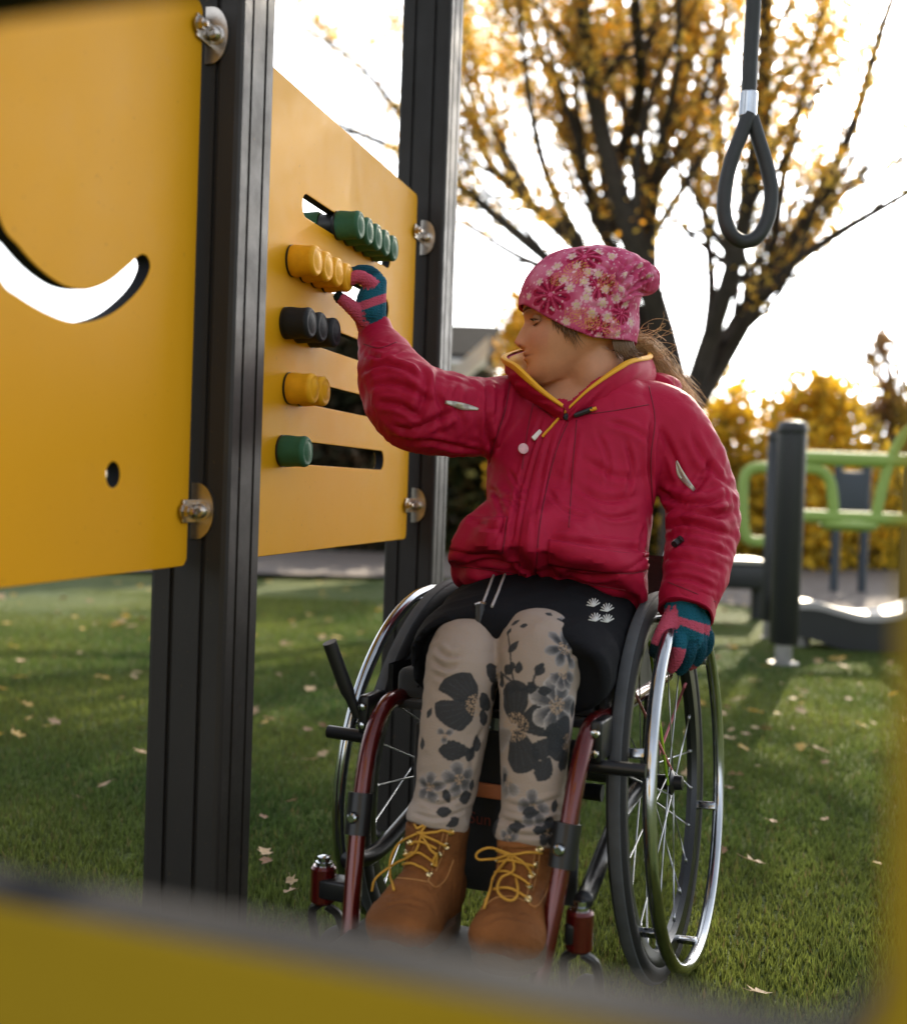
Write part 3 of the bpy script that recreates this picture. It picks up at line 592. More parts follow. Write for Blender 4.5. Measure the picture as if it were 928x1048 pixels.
def bead(t_, z, colr, tilt=0):
    c = pp(t_, z, .012); mb = MB(); r = .0245; h = .042
    prof = [(0, r * .98), (.004, r * 1.02), (.012, r), (.022, r * .955), (.029, r * .96), (.035, r * .99), (h - .006, r * .985), (h - .003, r * .94), (h - .001, r * .86), (h - .0002, r * .77), (h - .0012, r * .69), (h, r * .56), (h + .0022, r * .30), (h + .0028, .0005)]
    mb.lathe(prof, c, PN, 40); b = mb.build('bead', BM[colr], ab, sharp=60); mb = MB(); mb.lathe([(-.032, r * .8), (-.008, r * .8), (-.002, r * 1.02), (.0005, r * 1.02)], c, PN, 30); mb.build('collar', M['black'], b); mb = MB(); mb.lathe([(-.066, r * .8), (-.062, r * .95), (-.036, r), (-.032, r * .9)], c, PN, 30); mb.build('rear_cap', BM[colr], b)
SP = .0485
def tt(px, py, n=.05): return onP(px, py, n)[0] + .008
def row(k, first_px, py, cnt, colr, sp=SP):
    t0 = tt(first_px, py)
    for i in range(cnt): bead(t0 + i * sp, zs[k], colr)
row(0, 366, 242, 5, 'green'); row(1, 321, 277, 4, 'yellow'); row(2, 315, 339, 2, 'black'); bead(tt(315, 339) + .0485 * 2 + .012, zs[2], 'black'); row(3, 318, 405, 2, 'yellow'); row(4, 311, 468, 1, 'green')
# smiling board
sm = thing('smile_board', 'big yellow board with a smiling mouth cut out at the left edge', 'play board', pp(-.5, 0))
out = [(0, 286), (20, 305), (45, 320), (70, 330), (92, 330.5), (115, 322), (135, 306), (148, 290), (154.5, 274), (152, 263), (146, 259), (139, 263), (128, 273), (112, 286), (95, 293.5), (80, 294.5), (62, 289), (40, 273), (20, 251), (0, 221)]
oc = [onP(a, b, .009) for a, b in out]; tmin = onP(84, 331, .009)[0]
half = [q for q in oc if True]; up_ = [q for q in oc[10:]]  # upper lip from right tip to left edge
outer = [q for q in oc[:10]]
# continue beyond the frame by mirroring about the lowest point
R_out = [q for q in outer if q[0] > tmin - .002]; R_in = [q for q in up_ if q[0] > tmin - .002]; sc_ = 1.0
def mir(q): return (2 * tmin - q[0], q[1])
smile = [mir(q) for q in reversed(R_out)] + R_out[1:] + R_in + [mir(q) for q in reversed(R_in)][1:]
# use the traced left part where the photo shows it
tr_l_out = [q for q in outer if q[0] <= tmin]; tr_l_in = [q for q in up_ if q[0] <= tmin]
L1 = tr_l_out[0]; L2 = tr_l_in[-1]
ext = [(L1[0] - .04, L1[1] + .055), (L1[0] - .06, L1[1] + .115), (L1[0] - .055, L1[1] + .150), (L2[0] - .035, L2[1] + .085)]
smile = [ext[2], ext[1], ext[0]] + oc + [ext[3]]
sm2 = catmull(smile + [smile[0]], 150)[:-1]
hc = onP(116, 486, .009); hol = [(hc[0] + .0165 * math.cos(a), hc[1] + .0165 * math.sin(a)) for a in np.arange(32) * 2 * PI / 32]
eye = lambda tx, z, r: [(tx + r * math.cos(a), z + r * math.sin(a)) for a in np.arange(32) * 2 * PI / 32]
me, nv = board(rrect(-1.05, ZB0, -.076, ZB1, .012), [[tuple(q) for q in sm2], hol], .018, 'b', sm, None); put_board(me, nv, P1, PD, UPZ, PN); edge_mats(me, PN)
for p_ in me.polygons:   # outer rim of this board is yellow all through, the cut-outs are dark
    if p_.material_index == 1:
        c = p_.center; tq = (np.array(c) - P1) @ PD
        if tq > -.084 or c.z < ZB0 + .008 or c.z > ZB1 - .008: p_.material_index = 0
bm = bmesh.new(); bm.from_mesh(me); bmesh.ops.recalc_face_normals(bm, faces=bm.faces); bm.to_mesh(me); bm.free()
link('board', me, [M['yellow'], M['yellow_edge']], sm, True, 25)
for z in (1.345, .725): bracket(-.055, z, 1, sm, -.076)
# ------------------------------------------------------------------ board with window opening right in front of the camera
FA = math.radians(69.2); FD = np.array([-math.sin(FA), math.cos(FA), 0]); FN = np.array([-FD[1], FD[0], 0]); FN = FN if FN[1] < 0 else -FN
FP = at(917, 900, .29) * [1, 1, 0]; kx = at(-12, 100, 1); 
kleft = .274 + .065
fw = thing('window_board', 'yellow board with a dark rimmed rounded window that the camera looks through', 'play board', FP)
hole = rrect(.0, .6235, kleft, .934, .026, 12); hole = [(x, y) for x, y in hole]
outl = rrect(-.16, .45, kleft + .22, 1.12, .03)
me, nv = board(outl, [hole], .030, 'f', fw, None); put_board(me, nv, FP - FN * .015, FD, UPZ, FN); edge_mats(me, FN)
bm = bmesh.new(); bm.from_mesh(me); bmesh.ops.recalc_face_normals(bm, faces=bm.faces); bm.to_mesh(me); bm.free()
link('board', me, [M['yellow_shaded'], M['yellow_edge']], fw, True, 25)
# ------------------------------------------------------------------ hanging loop
hl = thing('hanging_loop', 'black rope with a teardrop hand loop and silver sleeve hanging at top right', 'rope loop', at(765, 100, 2.25))
YL = 2.25; A = lambda L, n, dy=0: catmull([at(a, b, YL + dy) for a, b in L], n)
MB().tube(A([(780, -230), (775, -100), (771, 0), (768, 50), (766, 96)], 20), .0142, 14).build('rope', M['rope'], hl)
MB().lathe([(-.024, .0155), (-.022, .017), (.022, .017), (.024, .0155)], at(765.5, 107, YL), at(767, 90, YL) - at(765, 120, YL), 24).build('ferrule', M['chrome'], hl)
lp = [(766, 116), (758, 138), (748, 165), (742, 192), (741, 218), (747, 238), (760, 247), (775, 242), (786, 222), (789, 195), (784, 168), (776, 142), (769, 120)]
C = catmull([at(a, b, YL + (-.004 if i < 6 else .004)) for i, (a, b) in enumerate(lp)], 60); MB().tube(C, .0138, 14).build('loop', M['rope'], hl)
bb = thing('support_beam', 'dark overhead beam above the frame carrying the rope loop', 'beam', at(780, -235, YL)); MB().tube([at(300, -250, 2.6) , at(1300, -235, 1.9)], .05, 16).build('tube', M['post'], bb)
# ------------------------------------------------------------------ wheelchair
wc = thing('wheelchair', 'active wheelchair with dark red frame and chromed hand rims carrying the person', 'wheelchair', O0)
CAMB = .067; WR = .305
rimm = mat('black_rim', (.016, .017, .019), .3, .3, bump=.02); spk = mat('spoke_steel', (.42, .43, .45), .3, .9); pinks = mat('pink_spoke', (.60, .16, .20), .45); greens = mat('green_spoke', (.33, .55, .03), .45)
blackm = mat('black_frame_metal', (.02, .02, .022), .32, .5, bump=.02, bscale=300); fabric = mat('black_nylon', (.014, .015, .018), .85, bump=.25, bscale=700, sheen=.2)
def wheel(side):
    C = WC1 + np.array([0, 0, .305]) if side > 0 else WC1 - LD * TRK + np.array([0, 0, .305]); C = C + np.array([0, 0, .003])
    o = LD * side; ax = o * math.cos(CAMB) + UPZ * math.sin(CAMB); up = UPZ * math.cos(CAMB) - o * math.sin(CAMB); fw_ = HD
    def P(R, a, off): return C + ax * off + R * (math.cos(a) * fw_ + math.sin(a) * up)
    w_ = bpy.data.objects.new('wheel', None); COL.objects.link(w_); w_.empty_display_size = .05; w_.parent = wc; w_.location = Vector(C - O0)
    def pinv(ob): ob.parent = w_; ob.matrix_parent_inverse = (Matrix.Translation(Vector(C))).inverted(); return ob
    def ring(prof, n, m, name, closed=True):
        mb = MB(); k = len(prof); V = [];
        for i in range(n):
            a = 2 * PI * i / n
            for (R, d) in prof: V.append(P(R, a, d))
        f = [(i * k + j, i * k + (j + 1) % k, ((i + 1) % n) * k + (j + 1) % k, ((i + 1) % n) * k + j) for i in range(n) for j in range(k)]
        mb.add(np.array(V), f); ob = mb.build(name, m, None, sharp=40); bm = bmesh.new(); bm.from_mesh(ob.data); bmesh.ops.recalc_face_normals(bm, faces=bm.faces); bm.to_mesh(ob.data); bm.free(); return pinv(ob)
    tp = [(.287 + .0155 * math.cos(a), .0145 * math.sin(a)) for a in np.linspace(0, 2 * PI, 17)[:-1]]
    ring(tp, 120, M['rubber'], 'tyre'); ring([(.2990, -.0085), (.3022, -.0075), (.3045, 0), (.3022, .0075), (.2990, .0085), (.299, 0)], 120, M['tread'], 'tread_strip')
    ring([(.276, -.012), (.279, -.011), (.274, 0), (.279, .011), (.276, .012), (.256, .009), (.252, 0), (.256, -.009)], 120, rimm, 'rim')
    mb = MB(); N_ = 120; mb.tube([P(.277, 2 * PI * i / N_, .044) for i in range(N_)], .0100, 14, closed=True); pinv(mb.build('hand_rim', M['chrome'], None, sharp=None))
    for i in range(6):
        a = 2 * PI * (i + .35) / 6; tn = P(1, a + PI / 2, 0) - P(0, 0, 0); rd = P(1, a, 0) - P(0, 0, 0); pinv(MB().box(P(.268, a, .022), (.0045, .007, .019), (rd, tn, ax), .002).build('rim_tab', M['chrome'], None))
    mb = MB(); mb.lathe([(-.045, .014), (-.03, .022), (-.026, .022), (-.024, .012), (.010, .012), (.012, .020), (.018, .020), (.022, .012), (.034, .011), (.036, .004)], C, ax, 24); pinv(mb.build('hub', blackm, None))
    for i in range(24):
        a = 2 * PI * i / 24; sgn = 1 if i % 2 else -1; tw = .5 * (1 if (i // 2) % 2 else -1); h0 = P(.020, a + tw * 2.6, .015 * sgn if sgn > 0 else -.028); h1 = P(.255, a, 0)
        mt_ = pinks if i in (3, 10) else greens if i == (5 if side > 0 else 25) else spk; rr = .0013 if mt_ is spk else .0024
        ob = MB().tube([h0, (h0 + h1) / 2, h1 * .94 + h0 * .06, h1 * .935 + h0 * .065, h1], [rr, rr, rr, .0026, .0026], 6).build('spoke', mt_, None, sharp=None); pinv(ob)
        MB0 = None
    return w_
wheel(1); wheel(-1)
def W(name, mb, m, **k): return mb.build(name, m, wc, **k)
# frames
def path(pts, n=30): return catmull(pts, n)
for sd in (-1, 1):
    if sd < 0: px_ = [(470, 716), (440, 703), (408, 712), (388, 740), (378, 790), (367, 850), (352, 905), (340, 960)]; s_ = -.150
    else: px_ = [(640, 740), (620, 738), (602, 742), (596, 760), (592, 800), (583, 860), (575, 920), (566, 985)]; s_ = .148
    Q = [onS(a, b, s_) for a, b in px_]
    loc_ = [np.array([(q - O0) @ HD, s_, q[2]]) for q in Q]; print('frame', sd, np.round(loc_, 2).tolist())
# side frames are laid out in the chair's own frame; front bend and down tube follow the photograph
def side(sd):
    s_ = .010 + .152 * sd
    F_ = [loc(-.16, s_, .455), loc(.05, s_, .455), loc(.26, s_, .455), loc(.33, s_ * 1.0, .448), loc(.375, s_ * 1.0, .405), loc(.405, s_ * .98, .33), loc(.43, s_ * .94, .24), loc(.455, s_ * .88, .15), loc(.48, s_ * .84, .10)]
    ob = W('side_frame', MB().tube(path(F_, 60), .0122, 16), M['red_frame'], sharp=None)
    MB().tube([loc(.405, s_ * .98, .34), loc(.418, s_ * .965, .285)], .0180, 16).build('clamp', blackm, ob); MB().lathe([(0, .008), (.006, .0075), (.008, .005)], loc(.43, s_ * .965, .312), HD, 12).build('bolt', M['chrome'], ob)
    # lower rail, caster arm
    W('lower_rail', MB().tube(path([loc(-.05, s_, .31), loc(.15, s_, .28), loc(.32, s_ * 1.05, .235), loc(.40, s_ * 1.12, .24)], 24), .0125, 12), blackm, sharp=None)
    W('upright', MB().tube([loc(-.05, s_, .30), loc(-.05, s_, .455)], .012, 12), blackm)
    W('axle_plate', MB().box(loc(-.01, s_ * 1.08, .37), (.035, .006, .075), (HD, LD, UPZ), .003), blackm)
    # caster
    cf, cs = .40, (.178 if sd > 0 else -.196); k = W('caster', MB().lathe([(0, .014), (.004, .018), (.050, .018), (.054, .015)], loc(cf, cs, .175), UPZ, 24), M['red_frame'])
    MB().lathe([(0, .012), (.005, .012), (.006, .009), (.012, .009), (.014, .004)], loc(cf, cs, .229), UPZ, 20).build('cap_bolt', M['chrome'], k)
    W('caster_arm', MB().box(loc(cf + .0, (cs + s_) / 2, .20), (.018, abs(cs - s_) / 2, .014), (HD, LD, UPZ), .004), blackm)
    mb = MB(); 
    for q in (-1, 1): mb.tube(path([loc(cf, cs + q * .006, .172), loc(cf - .01, cs + q * .022, .155), loc(cf - .03, cs + q * .024, .10), loc(cf - .04, cs + q * .024, .062)], 12), .0065, 8)
    mb.build('fork', blackm, k); MB().lathe([(-.014, .050), (-.012, .058), (-.006, .062), (.006, .062), (.012, .058), (.014, .050)], loc(cf - .04, cs, .064), LD, 32).build('caster_wheel', M['rubber'], k)
    MB().lathe([(-.026, .006), (-.016, .018), (.016, .018), (.026, .006)], loc(cf - .04, cs, .064), LD, 20).build('caster_hub', M['chrome'], k)
    # coil of the cable along the lower tube
    # brake
    bs = .175 if sd > 0 else -.170; br = W('brake', MB().box(loc(.315, bs, .435), (.030, .008, .028), (HD, LD, UPZ), .004), blackm)
    lev = [loc(.335, bs + .012 * sd, .43), loc(.352, bs + .026 * sd, .475), loc(.375, bs + .042 * sd, .54)]
    if sd > 0: lev = [loc(.30, bs - .012, .43), loc(.25, bs - .014, .45), loc(.20, bs - .016, .462)]
    MB().tube(path(lev, 10), [.008] * 4 + [.0105] * 6, 12).build('brake_lever', M['black'], br); MB().tube([loc(.33, bs - .01 * sd, .40), loc(.325, bs + .065 * sd, .40)], .0095, 14).build('brake_pad', blackm, br)
    for dz in (-.015, .012): MB().lathe([(0, .006), (.004, .0055), (.005, .003)], loc(.347, bs + .0, .435 + dz), HD, 10).build('bolt', M['chrome'], br)
    # side guard
    mb = MB(); G_ = [[loc(f, .163 * sd, z) for f in np.linspace(-.14, .27, 12)] for z in (.44, .50, .55)]; G_ = np.array(G_); 
    for i, f in enumerate(np.linspace(-.14, .27, 12)): G_[2, i, 2] = .44 + .11 * math.sin(PI * min(1, (i + 4) / 15.)) ** .6
    th_ = LD * .004 * sd; mb.grid(G_ + th_); mb.grid(G_[:, ::-1] - th_); mb.grid(np.array([G_[2] + th_, G_[2] - th_])); mb.grid(np.array([G_[:, -1] + th_, G_[:, -1] - th_])); W('side_guard', mb, M['black'])
    # back tube and push handle
    W('back_tube', MB().tube(path([loc(-.13, .15 * sd, .44), loc(-.16, .15 * sd, .60), loc(-.18, .155 * sd, .655), loc(-.20, .16 * sd, .675), loc(-.27, .165 * sd, .68)], 20), .0125, 12), blackm, sharp=None)
side(1); side(-1)
W('axle_tube', MB().tube([loc(0, -.17, .312), loc(0, .17, .312)], .017, 16), blackm)
W('cross_tube', MB().tube([loc(.20, -.15, .33), loc(.20, .15, .33)], .0125, 12), blackm)
W('seat_cushion', MB().box(loc(.08, 0, .475), (.20, .15, .022), (HD, LD, UPZ), .012), fabric)
W('seat_sling', MB().box(loc(.07, 0, .445), (.22, .148, .006), (HD, LD, UPZ), .004), fabric)
mb = MB(); B_ = np.array([[loc(-.15 - .09 * (z - .45) - .035 * math.cos(s / .15 * PI / 2), s, z) for s in np.linspace(-.15, .15, 14)] for z in np.linspace(.47, .66, 12)]); mb.grid(B_); mb.grid(B_[:, ::-1] + HD * .02); W('backrest', mb, fabric)
# calf strap and rear panel with lettering
cs = W('calf_strap', MB().box(loc(.335, .035, .348), (.004, .118, .010), (HD, LD, UPZ), .002), mat('orange_webbing', (.40, .13, .05), .6, bump=.3, bscale=600))
bp_ = W('calf_panel', MB().box(loc(.30, .02, .31), (.008, .125, .115), (HD, LD, UPZ), .006), fabric)
W('footplate', MB().box(loc(.46, .0, .165), (.085, .125, .006), (HD, LD, UPZ), .005), M['black'])
fc = bpy.data.curves.new('t', 'FONT'); fc.body = 'SUNRISE'; fc.size = .024; fc.extrude = .0008; fc.align_x = 'LEFT'; to = bpy.data.objects.new('tmp', fc); COL.objects.link(to)
fc.body = 'Sun'; dg = bpy.context.evaluated_depsgraph_get(); tm = bpy.data.meshes.new_from_object(to.evaluated_get(dg)); bpy.data.objects.remove(to)
tp0 = onF(479, 842, .31); v = getv(tm); setv(tm, tp0 + v[:, :1] * LD + v[:, 1:2] * UPZ + v[:, 2:3] * HD); redp = mat('dull_red_print', (.16, .035, .025), .7); lt = link('lettering', tm, redp, bp_, smooth=False)
c_ = onF(472, 833, .31); MB().ball(c_, (.008, .0012, .0045), (LD, HD, UPZ)).build('emblem', redp, bp_)
# ------------------------------------------------------------------ person
pe = thing('person', 'child in red jacket and pink floral hat sitting in the wheelchair, touching the yellow beads', 'person', loc(.05, .03, 0))
def child(name, me, mats, parent=None, sharp=None): return link(name, me, mats, parent or pe, True, sharp)
# head frame (x forward = towards picture left, y = her left, z up)
HF = nrm([-.998, .035, -.045]); HU = nrm(np.array([.035, .06, 1.0]) - HF * np.dot([.035, .06, 1.0], HF)); HL = np.cross(HU, HF)
HO = at(591, 393, 1.955)
def hp(x, y, z): return HO + HF * x + HL * y + HU * z
# --- head surface
def head_grid():
    zt = [0, .010, .025, .040, .055, .075, .10, .125, .15, .175, .195, .21, .217]
    fr = [.060, .0815, .0855, .0835, .0865, .0865, .0855, .0895, .088, .076, .054, .026, .006]       # centre line of the face without nose
    bk = [.010, -.004, -.022, -.050, -.070, -.082, -.090, -.094, -.093, -.084, -.064, -.034, -.008]
    wd = [.016, .030, .042, .050, .057, .0635, .067, .070, .071, .066, .052, .030, .006]
    nz = 150; nt = 180; zz = np.linspace(0, .217, nz); f = np.interp(zz, zt, fr); b = np.interp(zz, zt, bk); w_ = np.interp(zz, zt, wd)
    k = np.ones(9) / 9
    sm = lambda a: np.convolve(np.pad(a, 4, 'edge'), k, 'valid'); f, b, w_ = sm(f), sm(b), sm(w_)
    th = np.arange(nt) * 2 * PI / nt; V = np.zeros((nz, nt, 3)); g = lambda x, c, s: np.exp(-((x - c) / s) ** 2)
    for i, z in enumerate(zz):
        cx = (f[i] * .38 + b[i] * .62); c, s = np.cos(th), np.sin(th); ex = np.where(c > 0, 2.25, 2.0)
        x = np.sign(c) * np.abs(c) ** (2 / ex) * np.where(c > 0, f[i] - cx, cx - b[i]) + cx; y = np.sign(s) * np.abs(s) ** (2 / ex) * w_[i]
        front = np.clip(c * 1.6, 0, 1) ** .5
        nb = .0190 * np.interp(z, [.058, .0635, .0715, .080, .095, .108, .118], [0, .62, 1.0, .80, .40, .15, 0]); nw = np.interp(z, [.06, .07, .085, .105], [.0115, .0095, .0075, .0080])
        d = nb * g(y, 0, nw) + .0045 * g(np.abs(y), .0105, .0055) * g(z, .066, .0055)
        d += .0058 * g(z, .0512, .0036) * g(y, 0, .015) + .0060 * g(z, .0425, .0040) * g(y, 0, .014) - .0045 * g(z, .0468, .0016) * g(y, 0, .018) - .0012 * g(y, 0, .003) * g(z, .057, .005)
        d += .004 * g(z, .013, .011) * g(y, 0, .018) - .003 * g(z, .031, .006) * g(y, 0, .018)
        d += -.0150 * g(np.abs(y), .031, .0140) * g(z, .1015, .0100) - .0030 * g(y, 0, .012) * g(z, .104, .008) + .003 * g(z, .1175, .006) * g(np.abs(y), .028, .018) + .0045 * g(np.abs(y), .040, .018) * g(z, .070, .016)
        x = x + d * front; V[i, :, 0] = x; V[i, :, 1] = y; V[i, :, 2] = z + np.clip(.050 - x, 0, .09) * .30 * max(0, 1 - z / .075) + (np.abs(y) > .02) * 0
    return V
HG = head_grid(); nz, nt = HG.shape[:2]; W_ = HO + HG[..., :1] * HF + HG[..., 1:2] * HL + HG[..., 2:] * HU
hm = MB(); idx = [(i * nt + k, i * nt + (k + 1) % nt, (i + 1) * nt + (k + 1) % nt, (i + 1) * nt + k) for i in range(nz - 1) for k in range(nt)]
hm.add(W_.reshape(-1, 3), idx + [tuple(range(nt))[::-1], tuple((nz - 1) * nt + k for k in range(nt))])
# eyes: socket bulge with lids
for sy in (-1, 1): hm.ball(hp(.0610, .031 * sy, .1015), (.0098, .0120, .0088), (HF, HL, HU), 24, 16)
# ears
for sy in (-1, 1): hm.ball(hp(-.012, .068 * sy, .092), (.014, .006, .024), (HF, HL, HU), 16, 12)
# neck
NB = at(618, 425, 2.0)
loft(hm, [(NB + [0, 0, -.03], .055, .05), (NB, .046, .044), (hp(-.030, 0, .0), .041, .042), (hp(-.034, 0, .05), .045, .046)], LD, 32, 20)
# limbs and trunk joints
shR = at(545, 425, 1.99); elR = at(424, 411, 1.88); wrR = at(384, 336, 2.01)
shL = at(678, 428, 1.93); elL = at(716, 535, 1.93); wrL = at(697, 612, 1.80)
hip = loc(.03, .02, .53)
loft(hm, [(loc(.03, .02, .49), .13, .10), (loc(.03, .02, .55), .14, .105), (at(580, 520, 1.95), .115, .085), (at(598, 450, 1.97), .13, .085), (at(608, 405, 1.98), .10, .06), (at(614, 385, 1.99), .05, .045)], LD, 32, 30)
chain(hm, [shR, elR], [.042, .028]); chain(hm, [elR, wrR], [.028, .022]); chain(hm, [shL, elL], [.045, .036]); chain(hm, [elL, wrL], [.036, .024])
knR = at(476, 672, 1.64); knL = at(551, 670, 1.61); anR = at(446, 850, 1.575); anL = at(541, 870, 1.545); toR = at(409, 955, 1.49); toL = at(514, 972, 1.455)
for (s_, kn, an, to_) in ((-.06, knR, anR, toR), (.09, knL, anL, toL)):
    kn2 = kn - HD * .022 - UPZ * .012; chain(hm, [loc(.03, s_, .505), kn2], [.052, .036]); chain(hm, [kn2, (kn2 * .6 + an * .4) - HD * .006, an], [.036, .034, .024]); f_ = to_ - an; f_[2] = 0; f_ = nrm(f_); a0 = np.array([an[0], an[1], 0.]); chain(hm, [an, a0 + f_ * .015 + UPZ * .225, a0 + f_ * .055 + UPZ * .205], [.022, .022, .018])
# hands: shared by body and gloves  (list of chains: points, radii, stripe id)
def hand_R(sc=1.0):
    Yh = 2.0; A = lambda a, b, dy=0.: at(a, b, Yh + dy); o = []
    o.append(([A(383, 342, .01), A(379, 325, .0), A(380, 308, -.005), A(384, 292, -.0)], [.024, .027, .026, .020], 'palm'))
    o.append(([A(377, 318, -.015), A(379, 305, -.01), A(386, 290, .0)], [.022, .022, .017], 'palm'))
    o.append(([A(384, 297, -.012), A(377, 288, -.022), A(366, 283, -.030), A(355, 288, -.030), A(350, 291, -.028)], [.0125, .0120, .0112, .0100, .0090], 'index'))
    o.append(([A(387, 292, .004), A(382, 281, .0), A(372, 277, -.008), A(360, 279, -.012)], [.0120, .0118, .0110, .0095], 'middle'))
    o.append(([A(389, 298, .018), A(386, 284, .020), A(377, 280, .018), A(369, 286, .015)], [.0115, .0110, .0105, .0095], 'ring'))
    o.append(([A(389, 306, .030), A(388, 295, .034), A(382, 290, .034), A(376, 295, .030)], [.0105, .0100, .0095, .0085], 'little'))
    o.append(([A(374, 328, -.012), A(364, 318, -.026), A(355, 310, -.034), A(347, 304, -.034)], [.0150, .0130, .0115, .0100], 'thumb'))
    return [(p, [r * sc for r in rr], k) for p, rr, k in o]
def hand_L(sc=1.0):
    A = lambda a, b, Y: at(a, b, Y); o = []
    o.append(([A(698, 608, 1.80), A(698, 625, 1.785), A(700, 642, 1.775), A(703, 652, 1.775)], [.024, .028, .030, .026], 'palm'))
    o.append(([A(708, 620, 1.80), A(712, 636, 1.79), A(712, 650, 1.79)], [.020, .022, .020], 'palm'))
    o.append(([A(688, 632, 1.77), A(681, 645, 1.752), A(675, 657, 1.745), A(671, 667, 1.745)], [.0150, .0140, .0125, .0110], 'thumb'))
    o.append(([A(695, 645, 1.765), A(695, 660, 1.745), A(692, 674, 1.748), A(687, 683, 1.76)], [.0122, .0115, .0106, .0094], 'index'))
    o.append(([A(705, 650, 1.772), A(706, 665, 1.758), A(702, 678, 1.765), A(696, 686, 1.775)], [.0115, .0108, .0100, .0088], 'middle'))
    o.append(([A(714, 647, 1.785), A(717, 661, 1.775), A(714, 674, 1.782), A(707, 681, 1.790)], [.0110, .0102, .0094, .0084], 'ring'))
    o.append(([A(720, 641, 1.80), A(725, 653, 1.795), A(723, 664, 1.80), A(717, 671, 1.805)], [.0100, .0094, .0088, .0078], 'little'))
    return [(p, [r * sc for r in rr], k) for p, rr, k in o]
for (p, r, k) in hand_R(.78) + hand_L(.78): chain(hm, p, r, 10, 14)
body = remesh(hm, .0024, 'body', 3, .4); v = getv(body); q = v - HO; xx_, zz_ = q @ HF, q @ HU; lap(body, 40, .5, np.clip((.050 - xx_) / .02, 0, 1) * np.clip((zz_ + .06) / .02, 0, 1) * np.clip((.060 - zz_) / .02, 0, 1))
skin = mat('skin', (.50, .255, .160), .48, attr='Col', bump=.05, bscale=500, spec=.35); skin.node_tree.nodes['Principled BSDF'].inputs['Subsurface Weight'].default_value = .12; skin.node_tree.nodes['Principled BSDF'].inputs['Subsurface Radius'].default_value = (1, .35, .2); skin.node_tree.nodes['Principled BSDF'].inputs['Subsurface Scale'].default_value = .008
v = getv(body); q = v - HO; hx, hy, hz = q @ HF, q @ HL, q @ HU; C = np.tile([.55, .275, .155], (len(v), 1)); g = lambda x, c, s: np.exp(-((x - c) / s) ** 2)
def mixc(C, col, w): w = np.clip(w, 0, 1)[:, None]; return C * (1 - w) + np.array(col) * w
fr_ = (hx > .05) & (np.abs(q @ HU) < .25)
C = mixc(C, (.40, .115, .095), fr_ * 1.1 * g(hz, .0468, .0075) ** 2 * g(np.abs(hy), 0, .019) ** 2)
C = mixc(C, (.10, .03, .025), fr_ * 1.3 * g(hz, .0645, .0022) * g(np.abs(hy), .0075, .0030)); C = mixc(C, (.12, .03, .03), fr_ * 1.2 * g(hz, .0468, .0014) * g(np.abs(hy), 0, .019))
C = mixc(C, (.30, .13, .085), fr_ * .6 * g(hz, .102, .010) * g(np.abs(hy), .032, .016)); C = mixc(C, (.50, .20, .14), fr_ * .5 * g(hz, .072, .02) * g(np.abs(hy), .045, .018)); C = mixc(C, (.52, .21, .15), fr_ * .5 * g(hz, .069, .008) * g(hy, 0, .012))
brow = g(hz, .1175, .0038) * g(np.abs(hy), .029, .015) * (hx > .04); C = mixc(C, (.13, .07, .04), brow * .8); C = C * (1 + .05 * perlin(v * 60) + .05 * perlin(v * 260))[:, None]
colattr(body, C); child('body', body, skin); BODYB = bvh(body)
# eyes
eyw = mat('eye_white', (.17, .15, .14), .25); iris = mat('iris_brown', (.05, .028, .016), .12, coat=1); lash = mat('dark_lash', (.018, .012, .010), .6); hairm = mat('light_brown_hair', (.70, .43, .17), .42, var=.35, vscale=60, trans=.25); hairdark = mat('brown_hair', (.17, .085, .038), .5, var=.3, vscale=60)
for sy in (-1, 1):
    e = MB().ball(hp(.0617, .031 * sy, .1012), .0098, None, 24, 16).build('eye', eyw, pe, sharp=None); MB().ball(hp(.0682, .0315 * sy, .1006), (.0050, .0075, .0068), (HF, HL, HU), 20, 14).build('iris', iris, e, sharp=None)
    mb = MB()
    arc = lambda dz, bz, n=14, s=1.: [hp(.0605 + .0125 * math.cos(a) ** .8 if math.cos(a) > 0 else .0605, .031 * sy + .0125 * math.sin(a), .1012 + dz + bz * math.cos(a)) for a in np.linspace(-1.5, 1.5, n)]
    for t_ in np.linspace(0, 1, 6):
        mb.tube(arc(-.0012 + .0052 * t_, .0036), .0015, 6)
    mb.tube(arc(-.0008, -.0030), .0013, 6); mb.tube(arc(-.0022, -.0040), .0014, 6); lid = mb.build('eyelid', skin, e, sharp=None)
    colattr(lid.data, np.tile([.40, .19, .11], (len(lid.data.vertices), 1)))
    mb = MB(); mb.tube(arc(-.0022, .0036), .0012, 6)
    for a in np.linspace(-1.3, 1.3, 22):
        b0 = hp(.0605 + .0128 * math.cos(a), .031 * sy + .0126 * math.sin(a), .1000 + .0036 * math.cos(a)); b1 = b0 + HF * .0065 * math.cos(a) + HL * (.0035 * math.sin(a)) + HU * (-.0002 + .0012); mb.tube([b0, (b0 + b1) / 2 - HU * .0008, b1], [.0005, .0004, .0001], 4, cap=False)
    mb.build('eyelashes', lash, e, sharp=None)
    mb = MB(); rr = random.Random(3)
    for k in range(170):
        t_ = rr.random(); yy = (.012 + .034 * t_) * sy; zz = .1195 + .0045 * math.sin(t_ * 2.6) - .002 * t_ + rr.gauss(0, .0011); xx = .0925 - 7.0 * (abs(yy) ** 2) - .0006; nb_ = BODYB.find_nearest(Vector(hp(xx, yy, zz))); b0 = np.array(nb_[0]) + np.array(nb_[1]) * .0004; b1 = b0 + HL * sy * .006 + HU * rr.uniform(0, .0015) - HF * .0012; mb.tube([b0, b1 + np.array(nb_[1]) * .0008], [.0005, .0002], 4, cap=False)
    mb.build('eyebrow', hairdark, pe, sharp=None)
